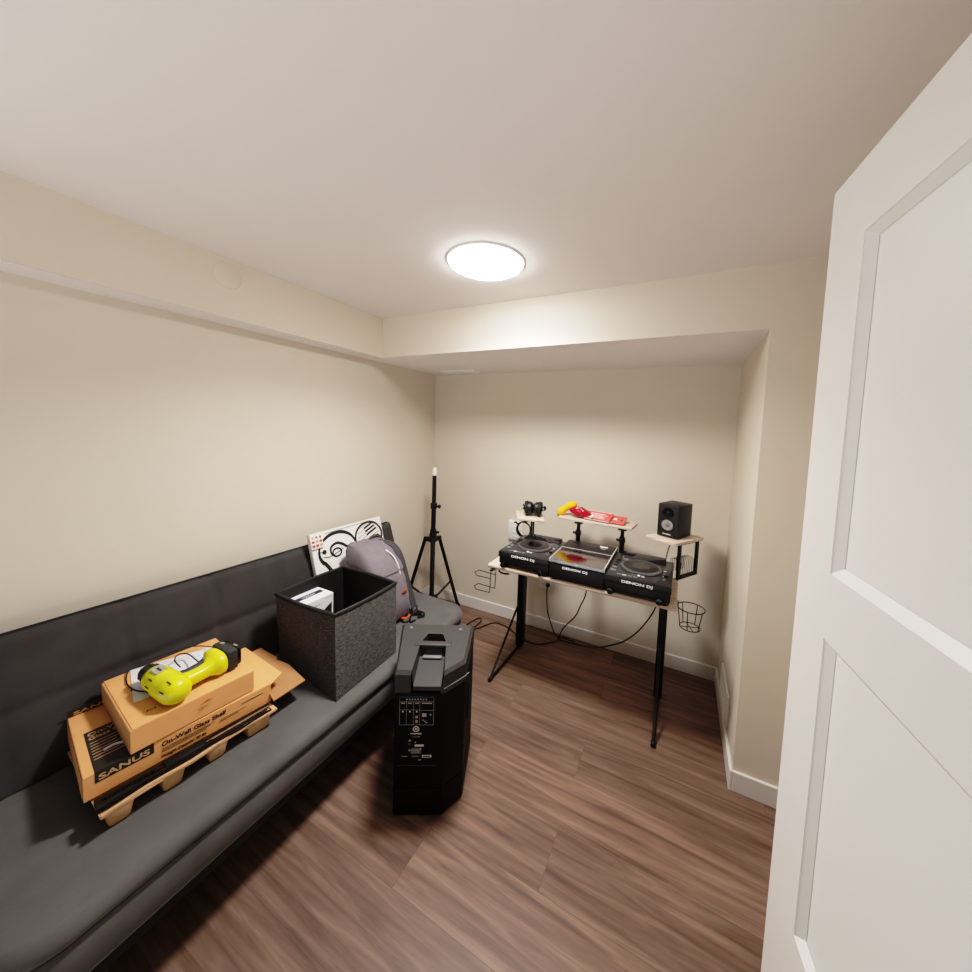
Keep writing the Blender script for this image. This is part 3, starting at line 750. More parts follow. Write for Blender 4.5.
tag(b.build('thin_cable', org=(-1.7, .62, ZB)), 'thin black cable looping round the lime drill', 'cable')

# ------------------------------------------------------------------ PA speaker beside the sofa
t = thing('pa_speaker', 'black powered loudspeaker standing on the floor beside the sofa, rear panel showing', 'speaker', (-1.186, 1.305, 0), math.atan2(.463, .886))
foot = [(0, 0), (.356, 0), (.341, -.271), (.264, -.348), (.066, -.352)]          # plan, y = -(toward camera)
notch_top = [(0, 0), (.356, 0), (.341, -.271), (.264, -.348), (.243, -.190), (.126, -.193), (.130, -.351), (.066, -.351)]
def scale2(P, k, c=(.18, -.17)): return [(c[0]+(x-c[0])*k, c[1]+(y-c[1])*k) for x, y in P]
b = MB(); b.prism(scale2(foot, .997), .125, .535, M['blkmatte'], bev=.006); b.prism(scale2(foot, .97), .527, .548, M['blkmatte']); b.build('cabinet', t)
b = MB(); b.prism(foot, .004, .123, M['blkmatte'], bev=.008); b.build('base_cap', t)
b = MB()
# top cap with the handle slot left open: built from strips round the slot
zt0, zt1 = .545, .62
sl = [(.132, -.145), (.146, -.092), (.214, -.094), (.236, -.144)]
quads = [
    [(.012, -.012), (.344, -.012), (.344, -.088), (.012, -.088)],
    [(.012, -.088), (.146, -.088), (.132, -.148), (.012, -.148)],
    [(.214, -.088), (.344, -.088), (.344, -.148), (.236, -.148)],
    [(.012, -.148), (.128, -.148), (.126, -.193), (.130, -.351), (.066, -.351)],
    [(.240, -.148), (.344, -.148), (.341, -.271), (.264, -.348), (.243, -.190)],
    [(.146, -.088), (.214, -.088), (.214, -.096), (.146, -.096)]]
outer = [(0, 0), (.356, 0), (.341, -.271), (.264, -.348), (.262, -.347), (.243, -.178), (.126, -.178), (.130, -.351), (.066, -.351)]
tm = bmesh.new()
def ringv(P, z): return [tm.verts.new((x, y, z)) for x, y in P]
# outer shell, chamfered: body edge, shoulder, top
O1 = foot; 
lo = ringv([(0, 0), (.356, 0), (.341, -.271), (.264, -.348), (.246, -.349), (.130, -.351), (.066, -.352)], .530)
mid = ringv([(0, 0), (.356, 0), (.341, -.271), (.264, -.348), (.262, -.348), (.130, -.351), (.066, -.352)], .606)
hi = ringv([(.014, -.010), (.342, -.010), (.330, -.267), (.261, -.336), (.2605, -.336), (.1305, -.339), (.072, -.340)], .62)
n = 7
for i in range(n):
    j = (i+1) % n
    if i == 4: continue                       # slot mouth stays open at the rear
    tm.faces.new((lo[i], lo[j], mid[j], mid[i])); tm.faces.new((mid[i], mid[j], hi[j], hi[i]))
zt = .62
V_ = lambda x, y, z=zt: tm.verts.new((x, y, z))
A1, A2 = V_(.146, -.088), V_(.214, -.088)
B1, B2 = V_(.130, -.146), V_(.238, -.146)
C1, C2 = V_(.126, -.184), V_(.243, -.184)
tm.faces.new((hi[0], hi[1], A2, A1)); tm.faces.new((hi[0], A1, B1, C1, hi[5], hi[6])); tm.faces.new((hi[1], hi[2], hi[3], hi[4], C2, B2, A2))
# slot walls and floor
fa1, fa2 = V_(.146, -.088, .53), V_(.214, -.088, .53)
fb1, fb2 = V_(.130, -.146, .55), V_(.238, -.146, .55)
fc1, fc2 = V_(.128, -.184, .574), V_(.242, -.184, .574)
fd1, fd2 = V_(.140, -.354, .562), V_(.250, -.352, .562)
for q in ((A1, A2, fa2, fa1), (B1, A1, fa1, fb1), (A2, B2, fb2, fa2), (C1, B1, fb1, fc1), (B2, C2, fc2, fb2), (hi[5], C1, fc1, fd1), (C2, hi[4], fd2, fc2)): tm.faces.new(q)
b.merge(tm, M['blklit'])
tm = bmesh.new(); q = [tm.verts.new(p) for p in ((.128, -.184, .574), (.242, -.184, .574), (.250, -.352, .562), (.140, -.354, .562))]; tm.faces.new(q)
q2 = [tm.verts.new(p) for p in ((.140, -.354, .545), (.250, -.352, .545))]; tm.faces.new((q[3], q[2], q2[1], q2[0])); b.merge(tm, M['blklit'], recalc=False)
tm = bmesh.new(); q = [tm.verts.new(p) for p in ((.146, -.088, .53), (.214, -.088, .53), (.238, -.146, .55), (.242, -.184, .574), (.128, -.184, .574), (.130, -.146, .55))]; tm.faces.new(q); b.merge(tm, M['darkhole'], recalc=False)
b.box((.186, -.196, .579), (.085, .02, .010), M['mgrey'], bev=.005)
for x, y in ((.055, -.04), (.293, -.045)): b.lathe([(0, .622), (.008, .622), (.010, .6195), (0, .6195)], M['mgrey'], X=Matrix.Translation((x, y, 0)), seg=6)
b.build('top_cap', t, sharp=25)
b = MB(); b.box((.184, -.163, .616), (.165, .034, .016), M['blklit'], bev=.005); b.build('handle', t)
b = MB(); b.tube([(.262, -.352, .552), (.340, -.279, .556), (.354, -.258, .558)], .0022, M['mgrey']); b.build('seam_strip', t)
# grille side toward the wall
b = MB(); b.prism([(.01, .0), (.346, .0), (.33, .02), (.026, .02)], .03, .59, M['blkmetal'], bev=.004); b.build('grille', t)
# rear panel, legends and connectors
r0, r1 = Vector((.0700, -.3505, 0)), Vector((.262, -.3455, 0))
RX = frame(r0+Vector((0, -.0005, 0)), r1-r0, (0, 0, 1))       # x across the rear, y = height, z outwards
b = MB()
b.box((.096, .372, .001), (.178, .32, .004), M['blkmatte'], bev=.001, X=RX)
RP = RX @ Matrix.Translation((-.004, .071, .0035)) @ Matrix.Diagonal((1, .905, 1, 1))
def outline(b, x0, y0, x1, y1, w=.0014, m='lgrey'):
    for c, d in ((((x0+x1)/2, y0, 0), (x1-x0, w, .0006)), (((x0+x1)/2, y1, 0), (x1-x0, w, .0006)), ((x0, (y0+y1)/2, 0), (w, y1-y0, .0006)), ((x1, (y0+y1)/2, 0), (w, y1-y0, .0006))): b.box(c, d, M[m], X=RP)
px0, px1, py0, py1 = .022, .157, .362, .492
outline(b, px0, py0, px1, py1); outline(b, px0, py1-.022, px1, py1)
for x in (.049, .077, .102): b.box((x, (py0+py1-.022)/2, 0), (.0012, py1-.022-py0, .0006), M['lgrey'], X=RP)
b.box((.062, .432, 0), (.08, .0012, .0006), M['lgrey'], X=RP); b.box((.128, .43, 0), (.05, .0012, .0006), M['lgrey'], X=RP)
for x in (.035, .063, .09): b.box((x, .463, 0), (.016, .0045, .0006), M['lgrey'], X=RP); b.box((x, .424, 0), (.006, .006, .0006), M['white'], X=RP)
b.box((.13, .463, 0), (.04, .0045, .0006), M['lgrey'], X=RP)
for k in range(8): b.box((.05+k*.011, .481, 0), (.006, .006, .0006), M['lgrey'], X=RP)
b.box((.090, .399, 0), (.010, .012, .0008), M['tan'], X=RP); b.box((.090, .378, 0), (.010, .013, .0008), M['tan'], X=RP)
b.box((.120, .408, 0), (.018, .016, .0008), M['lgrey'], X=RP); b.box((.145, .41, 0), (.006, .008, .0006), M['lgrey'], X=RP)
for k in range(3): b.box((.116+.007*k, .385-.006*k, 0), (.008, .004, .0006), M['lgrey'], X=RP)
# round emblem and words
ribbon(b, [(.089+.0115*math.cos(2*PI*i/16), .343+.0115*math.sin(2*PI*i/16)) for i in range(16)], .0035, M['white'], RP, closed=True, k=2)
b.text('H', .016, M['white'], RP @ Matrix.Translation((.089, .3375, 0)), align='CENTER', bold=.0006)
b.text('HARBINGER', .0085, M['white'], RP @ Matrix.Translation((.089, .318, 0)), align='CENTER', bold=.0002)
b.text('VARI 2300', .0075, M['lgrey'], RP @ Matrix.Translation((.089, .304, 0)), align='CENTER')
b.poly([(.058, .285, .0006), (.072, .285, .0006), (.065, .297, .0006)], M['lgrey'], RP); b.box((.064, .272, 0), (.012, .012, .0006), M['inkt'], X=RP)
b.box((.103, .265, 0), (.036, .009, .0008), M['white'], X=RP); b.box((.087, .280, 0), (.006, .006, .0006), M['lgrey'], X=RP)
b.box((.090, .240, 0), (.042, .028, .0006), M['mgrey'], X=RP)
b.poly([(.058, .24, .0009), (.070, .24, .0009), (.064, .251, .0009)], M['lgrey'], RP); b.poly([(.103, .247, .0009), (.114, .247, .0009), (.1085, .256, .0009)], M['lgrey'], RP)
for k in range(3): b.box((.09, .248-.007*k, .0006), (.036, .002, .0004), M['lgrey'], X=RP)
b.box((.134, .214, 0), (.038, .012, .0008), M['white'], X=RP); b.box((.134, .214, .0005), (.028, .005, .0006), M['ink'], X=RP)
b.box((.088, .214, 0), (.03, .008, .0006), M['mgrey'], X=RP); b.box((.045, .214, 0), (.024, .003, .0006), M['lgrey'], X=RP); b.box((.106, .197, 0), (.012, .005, .0006), M['lgrey'], X=RP)
b.box((.096, .170, 0), (.15, .0012, .0006), M['mgrey'], X=RP)
b.build('rear_panel', t)
b = MB()                                                        # side handle pocket on the right flank
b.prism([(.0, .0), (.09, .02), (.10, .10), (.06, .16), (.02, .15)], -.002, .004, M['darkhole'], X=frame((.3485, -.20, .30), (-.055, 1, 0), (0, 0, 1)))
b.build('side_handle', t)

# ------------------------------------------------------------------ tripod stand in the corner
t = thing('speaker_stand', 'black tripod speaker stand with frosted white tip in the back left corner', 'stand', (-1.775, 2.29, 0))
b = MB(); b.cyl((0, 0, .12), (0, 0, .93), .019, M['blkmetal']); b.build('lower_pole', t)
b = MB(); b.cyl((0, 0, .93), (0, 0, 1.20), .0165, M['blkmetal']); b.build('upper_pole', t)
b = MB(); b.lathe([(.0165, 1.20), (.0175, 1.205), (.0175, 1.245), (.013, 1.262), (0, 1.268)], M['tip']); b.build('pole_tip', t)
b = MB(); b.cyl((0, 0, .93), (0, 0, .975), .027, M['blk'], bev=.003); b.box((.022, 0, .95), (.02, .022, .02), M['blk'], bev=.003); b.build('collar', t)
b = MB(); b.cyl((.03, 0, .952), (.048, 0, .952), .006, M['blk']); b.lathe([(0, .0), (.012, 0), (.016, .004), (.016, .014), (0, .016)], M['blk'], X=Matrix.Translation((.046, 0, .952)) @ Matrix.Rotation(PI/2, 4, 'Y'), seg=10); b.build('knob', t)
b = MB(); b.cyl((0, 0, .70), (0, 0, .725), .030, M['blk'], bev=.003); b.cyl((0, 0, .745), (0, 0, .755), .024, M['blk'])
b.box((.03, 0, .74), (.05, .018, .018), M['blk'], bev=.003); b.cyl((0, 0, .69), (0, 0, .76), .024, M['blk']); b.build('clamp', t)
angs = (R(74), R(200), R(308))
b = MB(); b.cyl((0, 0, .655), (0, 0, .70), .032, M['blk'], bev=.004)
for a in angs: b.box((.046*math.cos(a), .046*math.sin(a), .675), (.06, .030, .035), M['blk'], rot=(0, 0, a), bev=.004)
b.build('bracket', t)
b = MB(); b.cyl((0, 0, .16), (0, 0, .205), .028, M['blk'], bev=.004)
for a in angs: b.box((.036*math.cos(a), .036*math.sin(a), .182), (.04, .024, .024), M['blk'], rot=(0, 0, a), bev=.003)
b.build('lower_bracket', t)
for a in angs:
    c, s_ = math.cos(a), math.sin(a); rr = .285 if a < 2 else (.25 if a < 4 else .33)
    lg = MB(); lg.cyl((.065*c, .065*s_, .675), (rr*c, rr*s_, .02), .014, M['blkmetal']); lo_ = lg.build('leg', t)
    lg = MB(); lg.lathe([(0, 0), (.017, 0), (.019, .008), (.017, .035), (.012, .04), (0, .04)], M['rubber'], X=Matrix.Translation((rr*c, rr*s_, 0))); lg.build('rubber_foot', lo_)
    q = .62; m_ = (.065*c+(rr-.065)*c*q, .065*s_+(rr-.065)*s_*q, .675+(.02-.675)*q)
    lg = MB(); lg.cyl((.05*c, .05*s_, .182), m_, .009, M['blkmetal']); lg.build('brace', t)

# ------------------------------------------------------------------ desk
DT = .785                                                        # desktop upper face
t = thing('computer_desk', 'pale oak desk with black metal legs and raised shelves along back wall', 'desk', (-.505, 2.1, 0))
O = Vector(t.location)
dx0, dx1, dy0, dy1 = -1.007, .026, 1.830, 2.215  # desktop, shelves, gear and shelf items: coordinates scaled about the camera, then baked
b = MB(); b.hexa([Vector(p)-O for p in ((dx0, dy0, DT-.025), (dx1, dy0, DT-.025), (dx1, dy1, DT-.025), (dx0, dy1, DT-.025), (dx0, dy0, DT), (dx1, dy0, DT), (dx1, dy1, DT), (dx0, dy1, DT))], M['oak'], bev=.009, seg=3); b.build('desktop', t)
for x, yb_ in ((-.985, 2.335), (-.041, 2.30)):
    b = MB()
    b.box((x-O.x, yb_-O.y, (DT-.02)/2+.004), (.046, .070, DT-.036), M['blkmetal'], bev=.003)
    b.box((x-O.x, 2.10-O.y, DT-.03), (.03, .44, .02), M['blkmetal'], bev=.002)
    pb_ = Vector((x-.004, yb_-.02, .36))-O; pf = Vector((x-.012 if x < -.5 else x+.002, 1.90, .012))-O; pq = Vector((x, yb_-.02, .012))-O
    b.tube([pb_, pf], .0075, M['blkmetal']); b.tube([pf, pq], .0085, M['blkmetal'])
    lg = b.build('leg', t)
    b = MB(); b.cyl(pf+Vector((0, -.012, -.0)), pf+Vector((0, .02, 0)), .012, M['rubber'], bev=.002); b.build('foot_cap', lg)
# middle shelf on two posts
b = MB(); b.hexa([Vector(p)-O for p in ((-0.7274, 2.2854, 1.0029), (-0.2451, 2.2659, 1.0029), (-0.2295, 2.4215, 1.0029), (-0.7109, 2.4507, 1.0029), (-0.7274, 2.2854, 1.0204), (-0.2451, 2.2659, 1.0204), (-0.2295, 2.4215, 1.0204), (-0.7109, 2.4507, 1.0204))], M['oak'], bev=.005); b.build('middle_shelf', t)
for x in (-.582, -.303):
    b = MB(); b.cyl((x-O.x, 2.290-O.y, DT-.02), (x-O.x, 2.290-O.y, .953), .0145, M['blkmetal']); b.cyl((x-O.x, 2.290-O.y, .938), (x-O.x, 2.290-O.y, 1.0), .011, M['blkmetal'])
    b.box((x-O.x, 2.25-O.y, DT-.024), (.05, .11, .008), M['blkmetal'], bev=.002)
    b.box((x-O.x, 2.33-O.y, .998), (.05, .12, .010), M['blkmetal'], bev=.002)
    b.cyl((x-O.x, 2.290-O.y, .914), (x-O.x, 2.290-O.y, .944), .019, M['blk'], bev=.003); b.cyl((x-.034-O.x, 2.285-O.y, .929), (x+.02-O.x, 2.285-O.y, .929), .008, M['blk'])
    b.build('shelf_post', t)
# speaker shelf, turned toward the middle, on two flat frames with a wire rack between
def shelf4(c, name, z=.992):
    b = MB(); b.hexa([Vector((x, y, z-.018))-O for x, y in c]+[Vector((x, y, z))-O for x, y in c], M['oak'], bev=.005); b.build(name, t)
shelf4([(-0.1605, 2.1638), (0, 2.0831), (0.142, 2.3068), (-0.0195, 2.3943)], 'side_shelf', 1.0194)
shelf4([(-0.9579, 2.1269), (-0.778, 2.1745), (-0.8684, 2.3632), (-1.0814, 2.3535)], 'side_shelf', 1.0088)
def bframe(p, q, z0, z1, w=.020):
    b = MB(); p, q = Vector(p), Vector(q); d = (q-p).normalized(); yaw = math.atan2(d.y, d.x)
    for v in (p, q): b.box(Vector((v.x, v.y, (z0+z1)/2))-O, (w, w*.7, z1-z0), M['blkmetal'], rot=(0, 0, yaw), bev=.0015)
    for z in (z0+w/2, z1-w/2):
        c = (p+q)/2; b.box(Vector((c.x, c.y, z))-O, ((q-p).length, w*.7, w), M['blkmetal'], rot=(0, 0, yaw), bev=.0015)
    b.build('shelf_frame', t)
bframe((0.0214, 2.193), (0.1128, 2.3389), DT, 1.002)
bframe((-0.8801, 2.1998), (-0.9093, 2.3097), DT-.02, 0.992, .016)
b = MB()
for k in range(8):
    f = k/7; p = Vector((.0253, 2.200, 0)).lerp(Vector((.109, 2.332, 0)), .1+.8*f); o = Vector((-.105, .062, 0))
    b.tube([p+Vector((0, 0, DT+.018))-O, p+Vector((0, 0, DT+.095))-O, p+o*.25+Vector((0, 0, DT+.105))-O, p+o*.5+Vector((0, 0, DT+.10))-O, p+o*.5+Vector((0, 0, DT+.018))-O], .0017, M['blkmetal'], seg=6)
b.build('wire_rack', t)
# wire cup holder on the right
def circ(c, r, n=24): return [Vector((c[0]+r*math.cos(2*PI*i/n), c[1]+r*math.sin(2*PI*i/n), c[2]))-O for i in range(n)]
b = MB(); ct, cb = (.088, 1.940, .751), (.088, 1.950, .649)
b.tube(circ(ct, .061), .0026, M['blkmetal'], closed=True, seg=6); b.tube(circ(cb, .046), .0022, M['blkmetal'], closed=True, seg=6)
for a in (200, 255, 320, 60, 130):
    b.tube([Vector((ct[0]+.061*math.cos(R(a)), ct[1]+.061*math.sin(R(a)), ct[2]))-O, Vector((cb[0]+.046*math.cos(R(a)), cb[1]+.046*math.sin(R(a)), cb[2]))-O], .0024, M['blkmetal'], seg=6)
for a in (20, 110): b.tube([Vector((cb[0]+s*.046*math.cos(R(a)), cb[1]+s*.046*math.sin(R(a)), cb[2]))-O for s in (-1, 1)], .0018, M['blkmetal'], seg=6)
b.box(Vector((.026, 1.940, .757))-O, (.012, .05, .014), M['blkmetal'])
b.build('cup_holder', t)
b = MB()                                                         # wire controller rack on the left
ya_, yb2 = 1.797, 1.862
for y in (ya_, yb2):
    b.tube([Vector((-.963, y, DT-.022))-O, Vector((-.967, y, .6275))-O], .0024, M['blkmetal'], seg=6)
for z in (.713, .6275):
    b.tube([Vector(p)-O for p in ((-.966, ya_, z), (-1.055, ya_-.005, z), (-1.087, ya_+.02, z+.004), (-1.081, yb2, z+.004), (-1.041, yb2+.003, z), (-.966, yb2, z))], .0024, M['blkmetal'], seg=6)
b.box(Vector((-.963, 1.84, DT-.024))-O, (.02, .085, .006), M['blkmetal'])
b.build('controller_rack', t)
b = MB(); b.tube([Vector(p)-O for p in ((-.938, 1.858, DT-.022), (-.938, 1.858, DT-.044), (-.905, 1.853, DT-.049), (-.87, 1.848, DT-.041))], .005, M['blkmetal'], smooth=5); b.build('headset_hook', t)

# ------------------------------------------------------------------ DJ gear
def player(label, loc):
    t = thing('media_player', label, 'DJ player', loc, 0, 'DJ media players on the desk')
    w, d = .305, .372
    b = MB(); b.box((0, 0, .045), (w, d, .042), M['blk'], bev=.003); b.box((0, -.004, .081), (w+.006, d+.008, .034), M['dgrey'], bev=.004); b.build('chassis', t)
    ZT_ = .0985
    b = MB(); b.box((0, 0, ZT_-.0005), (w-.012, d-.010, .002), M['deck'], bev=.0006)
    for x, y, ww, hh in ((-.125, .06, .018, .030), (-.125, .015, .018, .012), (-.125, -.03, .018, .012), (-.125, -.07, .022, .022), (-.125, -.115, .026, .026)): b.box((x, y, ZT_+.002), (ww, hh, .004), M['mgrey'] if y < -.05 else M['dgrey'], bev=.0008)
    for k in range(4):
        b.box((-.09+k*.026, -.155, ZT_+.0015), (.020, .012, .003), M['lgrey'] if k in (1,) else M['mgrey'], bev=.0006)
    for k in range(5): b.box((.118, .05-.04*k, ZT_+.0015), (.014, .010, .003), M['lgrey'] if k % 2 else M['mgrey'], bev=.0006)
    b.box((.002, -.122, ZT_+.0012), (.012, .016, .002), M['white']); b.box((.022, -.128, ZT_+.0012), (.014, .014, .002), M['lgrey'])
    b.build('top_plate', t)
    b = MB(); b.lathe([(.100, 0), (.104, .003), (.102, .010), (.096, .0125), (.09, .0115), (.088, .0115)], M['steel'], X=Matrix.Translation((0, -.012, ZT_)), seg=44)
    b.lathe([(.092, .010), (.088, .0125), (.050, .0128), (.048, .0135), (0, .0135)], M['dgrey'], X=Matrix.Translation((0, -.012, ZT_)), seg=44)
    b.lathe([(.046, .0137), (.0, .0139)], M['blkgloss'], X=Matrix.Translation((0, -.012, ZT_)), seg=32)
    b.build('jog_wheel', t)
    b = MB(); b.hexa([(-.118, .100, ZT_), (.118, .100, ZT_), (.118, .180, ZT_), (-.118, .180, ZT_), (-.116, .102, ZT_+.004), (.116, .102, ZT_+.004), (.116, .179, ZT_+.018), (-.116, .179, ZT_+.018)], M['screen'], bev=.001); b.build('display', t)
    b = MB(); b.box((.124, -.08, ZT_+.0012), (.006, .13, .002), M['ink']); b.box((.124, -.07, ZT_+.006), (.020, .012, .010), M['blk'], bev=.002); b.build('pitch_fader', t)
    b = MB(); b.text('DENON DJ', .0225, M['white'], frame((-.072, -d/2-.0085, .0765), (1, 0, 0), (0, 0, 1)) @ Matrix.Diagonal((1.32, 0.74, 1, 1)), bold=.0007); b.build('front_lettering', t)
    for x in (-.125, .125):
        for y in (-.16, .16):
            b = MB(); b.lathe([(0, 0), (.020, 0), (.022, .004), (.022, .018), (.019, .026), (0, .026)], M['rubber'], X=Matrix.Translation((x, y, 0)), seg=20); b.build('foot', t)
    for x in (-.125, .105):
        b = MB(); b.lathe([(0, 0), (.014, 0), (.016, .003), (.016, .008), (0, .010)], M['blkgloss'], X=frame((x, -d/2-.001, .018), (1, 0, 0), (0, 0, 1)), seg=18); b.build('front_knob', t)
    return t
pl = player('black jog-wheel DJ player on the left of the desk, left of the mixer', (-.773, 2.010, DT))
pl2 = dup(pl, (-.1585, 1.995, DT), 0, 'black jog-wheel DJ player on the right of the desk, right of the mixer')

t = thing('dj_mixer', 'black DJ mixer under a clear cover between the two players', 'mixer', (-.466, 2.015, DT))
w, d = .298, .385
b = MB(); b.box((0, 0, .052), (w, d, .084), M['blk'], bev=.004); b.build('chassis', t)
b = MB(); b.box((0, 0, .0945), (w-.01, d-.01, .002), M['dgrey'])
for i in range(4):
    for j in range(6):
        x, y = -.09+i*.06, .06-j*.028
        b.lathe([(0, 0), (.0085, 0), (.0075, .012), (0, .012)], M['mgrey'] if (i+j) % 3 else M['lgrey'], X=Matrix.Translation((x, y, .0955)), seg=12)
for i in range(4):
    b.box((-.09+i*.06, -.13, .097), (.004, .06, .002), M['ink']); b.box((-.09+i*.06, -.12-.01*i, .101), (.018, .012, .010), M['lgrey'], bev=.001)
b.box((0, -.178, .097), (.08, .004, .002), M['ink']); b.box((.0, -.178, .101), (.012, .018, .010), M['lgrey'], bev=.001)
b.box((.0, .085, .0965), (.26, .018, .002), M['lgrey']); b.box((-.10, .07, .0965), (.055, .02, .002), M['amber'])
b.box((-.03, .068, .0965), (.07, .012, .002), M['redfoil'])  # amber and crimson patches paint in reflections of the shelf items
b.build('control_panel', t)
b = MB(); b.text('DENON DJ', .0215, M['white'], frame((-.075, -d/2-.0008, .070), (1, 0, 0), (0, 0, 1)) @ Matrix.Diagonal((1.3, 0.74, 1, 1)), bold=.0007); b.build('front_lettering', t)
for x in (-.12, .12):
    for y in (-.17, .17):
        b = MB(); b.lathe([(0, 0), (.016, 0), (.018, .003), (.017, .012), (0, .012)], M['rubber'], X=Matrix.Translation((x, y, 0)), seg=16); b.build('foot', t)
t = thing('dust_cover', 'clear acrylic dust cover with dark rear half over the DJ mixer', 'cover', (-.466, 2.015, DT+.097))
b = MB()
wc, dc, hc = .301, .389, .016
for (x, y) in ((-1, 0), (1, 0)): b.box((x*wc/2, 0, hc/2), (.003, dc, hc), M['clear'])
for s in (-1, 1): b.box((0, s*dc/2, hc/2), (wc, .003, hc), M['clear'])
b.box((0, -.085, hc), (wc, .224, .003), M['clear']); b.build('clear_panel', t)
b = MB(); b.box((0, .112, hc), (wc, .165, .0032), M['dgrey'], bev=.001); b.box((.075, .16, hc+.0022), (.045, .02, .0012), M['white']); b.box((.078, .126, hc+.0022), (.028, .010, .0012), M['lgrey']); b.build('dark_panel', t)
b = MB(); b.box((wc/2-.003, 0, hc+.002), (.006, dc, .003), M['lgrey']); b.box((-wc/2+.003, -.09, hc+.002), (.004, .22, .003), M['lgrey']); b.box((0, .032, hc+.002), (wc, .004, .0025), M['lgrey']); b.build('edge_strip', t)

# studio monitor on the right shelf
SZ = 1.0204
t = thing('studio_monitor', 'small black studio monitor speaker on the right side shelf', 'speaker', (-.014, 2.255, SZ+.0005), R(-25))
mw, md, mh = .122, .158, .186
b = MB(); b.box((0, 0, mh/2), (mw, md, mh), M['blk'], bev=.005); b.build('cabinet', t)
b = MB(); b.box((0, -md/2-.002, mh/2), (mw-.006, .005, mh-.006), M['dgrey'], bev=.002); b.build('baffle', t)
FXm = frame((0, -md/2-.0045, 0), (1, 0, 0), (0, 0, 1)) @ Matrix.Diagonal((1, .9, 1, 1))
b = MB(); b.lathe([(.040, -.0005), (.040, .004), (.035, .005), (.032, .001)], M['blk'], X=FXm @ Matrix.Translation((0, .078, 0)))
b.lathe([(.033, .003), (.029, .0035), (.014, .0008), (.0, .0008)], M['cone'], X=FXm @ Matrix.Translation((0, .078, 0))); b.lathe([(.013, .001), (.010, .005), (0, .007)], M['mgrey'], X=FXm @ Matrix.Translation((0, .078, 0))); b.build('woofer', t)
b = MB(); b.lathe([(.034, 0), (.031, .0022), (.014, .0008), (.012, .0008)], M['blkgloss'], X=FXm @ Matrix.Translation((0, .155, 0))); b.lathe([(.010, .001), (.007, .004), (0, .005)], M['dgrey'], X=FXm @ Matrix.Translation((0, .155, 0))); b.build('tweeter', t)
b = MB(); b.text('M-AUDIO', .0105, M['white'], FXm @ Matrix.Translation((-.024, .016, .0)), bold=.0003)
b.lathe([(0, 0), (.005, 0), (.005, .005), (0, .006)], M['blkgloss'], X=FXm @ Matrix.Translation((.044, .018, 0)), seg=14); b.build('front_lettering', t)

# headphones on the left shelf
t = thing('headphones', 'black over-ear headphones folded on the left side shelf', 'headphones', (-.890, 2.252, 1.0095), R(12))
for s in (-1, 1):
    cx = .027*s
    X_ = Matrix.Translation((cx, -.012, .052)) @ Matrix.Rotation(R(90+s*6), 4, 'Y')
    b = MB(); b.lathe([(0, -.026*s), (.030, -.026*s), (.042, -.016*s), (.045, .0), (.045, .004*s)], M['blk'], X=X_); b.lathe([(.045, .004*s), (.050, .010*s), (.049, .026*s), (.040, .030*s), (.030, .026*s), (.030, .012*s), (0, .012*s)], M['rubber'], X=X_)
    b.build('ear_cup', t)
    b = MB(); b.tube([(cx+s*.028, -.03, .06), (cx+s*.046, .0, .066), (cx+s*.046, .03, .06), (cx+s*.03, .05, .045)], .006, M['blkgloss'], smooth=5); b.ball((cx+s*.040, -.022, .05), (.006, .014, .014), M['chrome']); b.build('yoke', t)
b = MB(); b.tube([(-.07, .045, .05), (-.06, .075, .030), (0, .092, .022), (.06, .075, .030), (.07, .045, .05)], .011, M['blk'], smooth=8); b.build('headband', t)

# things on the middle shelf
MZ = 1.0225
b = MB(); MX = Matrix.Translation((-.692, 2.353, MZ+.048)) @ Euler((0, R(-36), R(12))).to_matrix().to_4x4()
rings = []
for i in range(17):
    q = i/16; x = -.082+.164*q; r = .034*math.sqrt(max(0.002, 1-abs(2*q-1)**3.2))*(1-.25*math.exp(-((q-.5)/.16)**2))
    rings.append([Vector((x, r*1.1*math.cos(2*PI*k/18), r*.85*math.sin(2*PI*k/18)+.012*math.sin(q*PI)-.012)) for k in range(18)])
b.loft(rings, M['yellow'], X=MX); tag(b.build('soft_pouch', org=(-.68, 2.34, MZ), sharp=70), 'yellow peanut-shaped soft pouch at left end of the middle shelf', 'pouch')
b = MB(); rnd = random.Random(3); rings = []
for i in range(11):
    q = i/10; x = -.085+.17*q; r = .040*(1-abs(2*q-1)**2.2)+.004
    rings.append([Vector((x, r*1.15*math.cos(2*PI*k/18)*(1+.10*rnd.uniform(-1, 1)), r*.70*math.sin(2*PI*k/18)*(1+.12*rnd.uniform(-1, 1)))) for k in range(18)])
BX_ = Matrix.Translation((-.592, 2.345, MZ+.036)) @ Euler((0, R(8), R(-10))).to_matrix().to_4x4()
b.loft(rings, M['redfoil'], X=BX_)
b.loft([[Vector((.0845, y*.8, z)) for y, z in ((-.03, -.012), (.03, -.012), (.03, .004), (-.03, .004))], [Vector((.105, y, z+.01)) for y, z in ((-.05, -.01), (.05, -.008), (.05, -.006), (-.05, -.008))]], M['white'], X=BX_)
b.text('Nuts', .028, M['white'], BX_ @ frame((-.02, -.032, .016), (1, 0, -.05), (0, .55, .9)), ext=.004)
tag(b.build('snack_bag', org=(-.588, 2.34, MZ), sharp=20), 'crumpled crimson wrapper with white print on the middle shelf', 'bag')
b = MB(); b.prism([(-.545, 2.405), (-.395, 2.397), (-.390, 2.425), (-.540, 2.435)], MZ, MZ+.036, M['white'], bev=.001, seg=1)
tag(b.build('white_pamphlet', org=(-.47, 2.41, MZ)), 'white booklet behind the coral red booklet on the middle shelf', 'booklet')
t = thing('red_booklet', 'coral red booklet with white lettering on the middle shelf', 'booklet', (-.462, 2.352, MZ+.001))
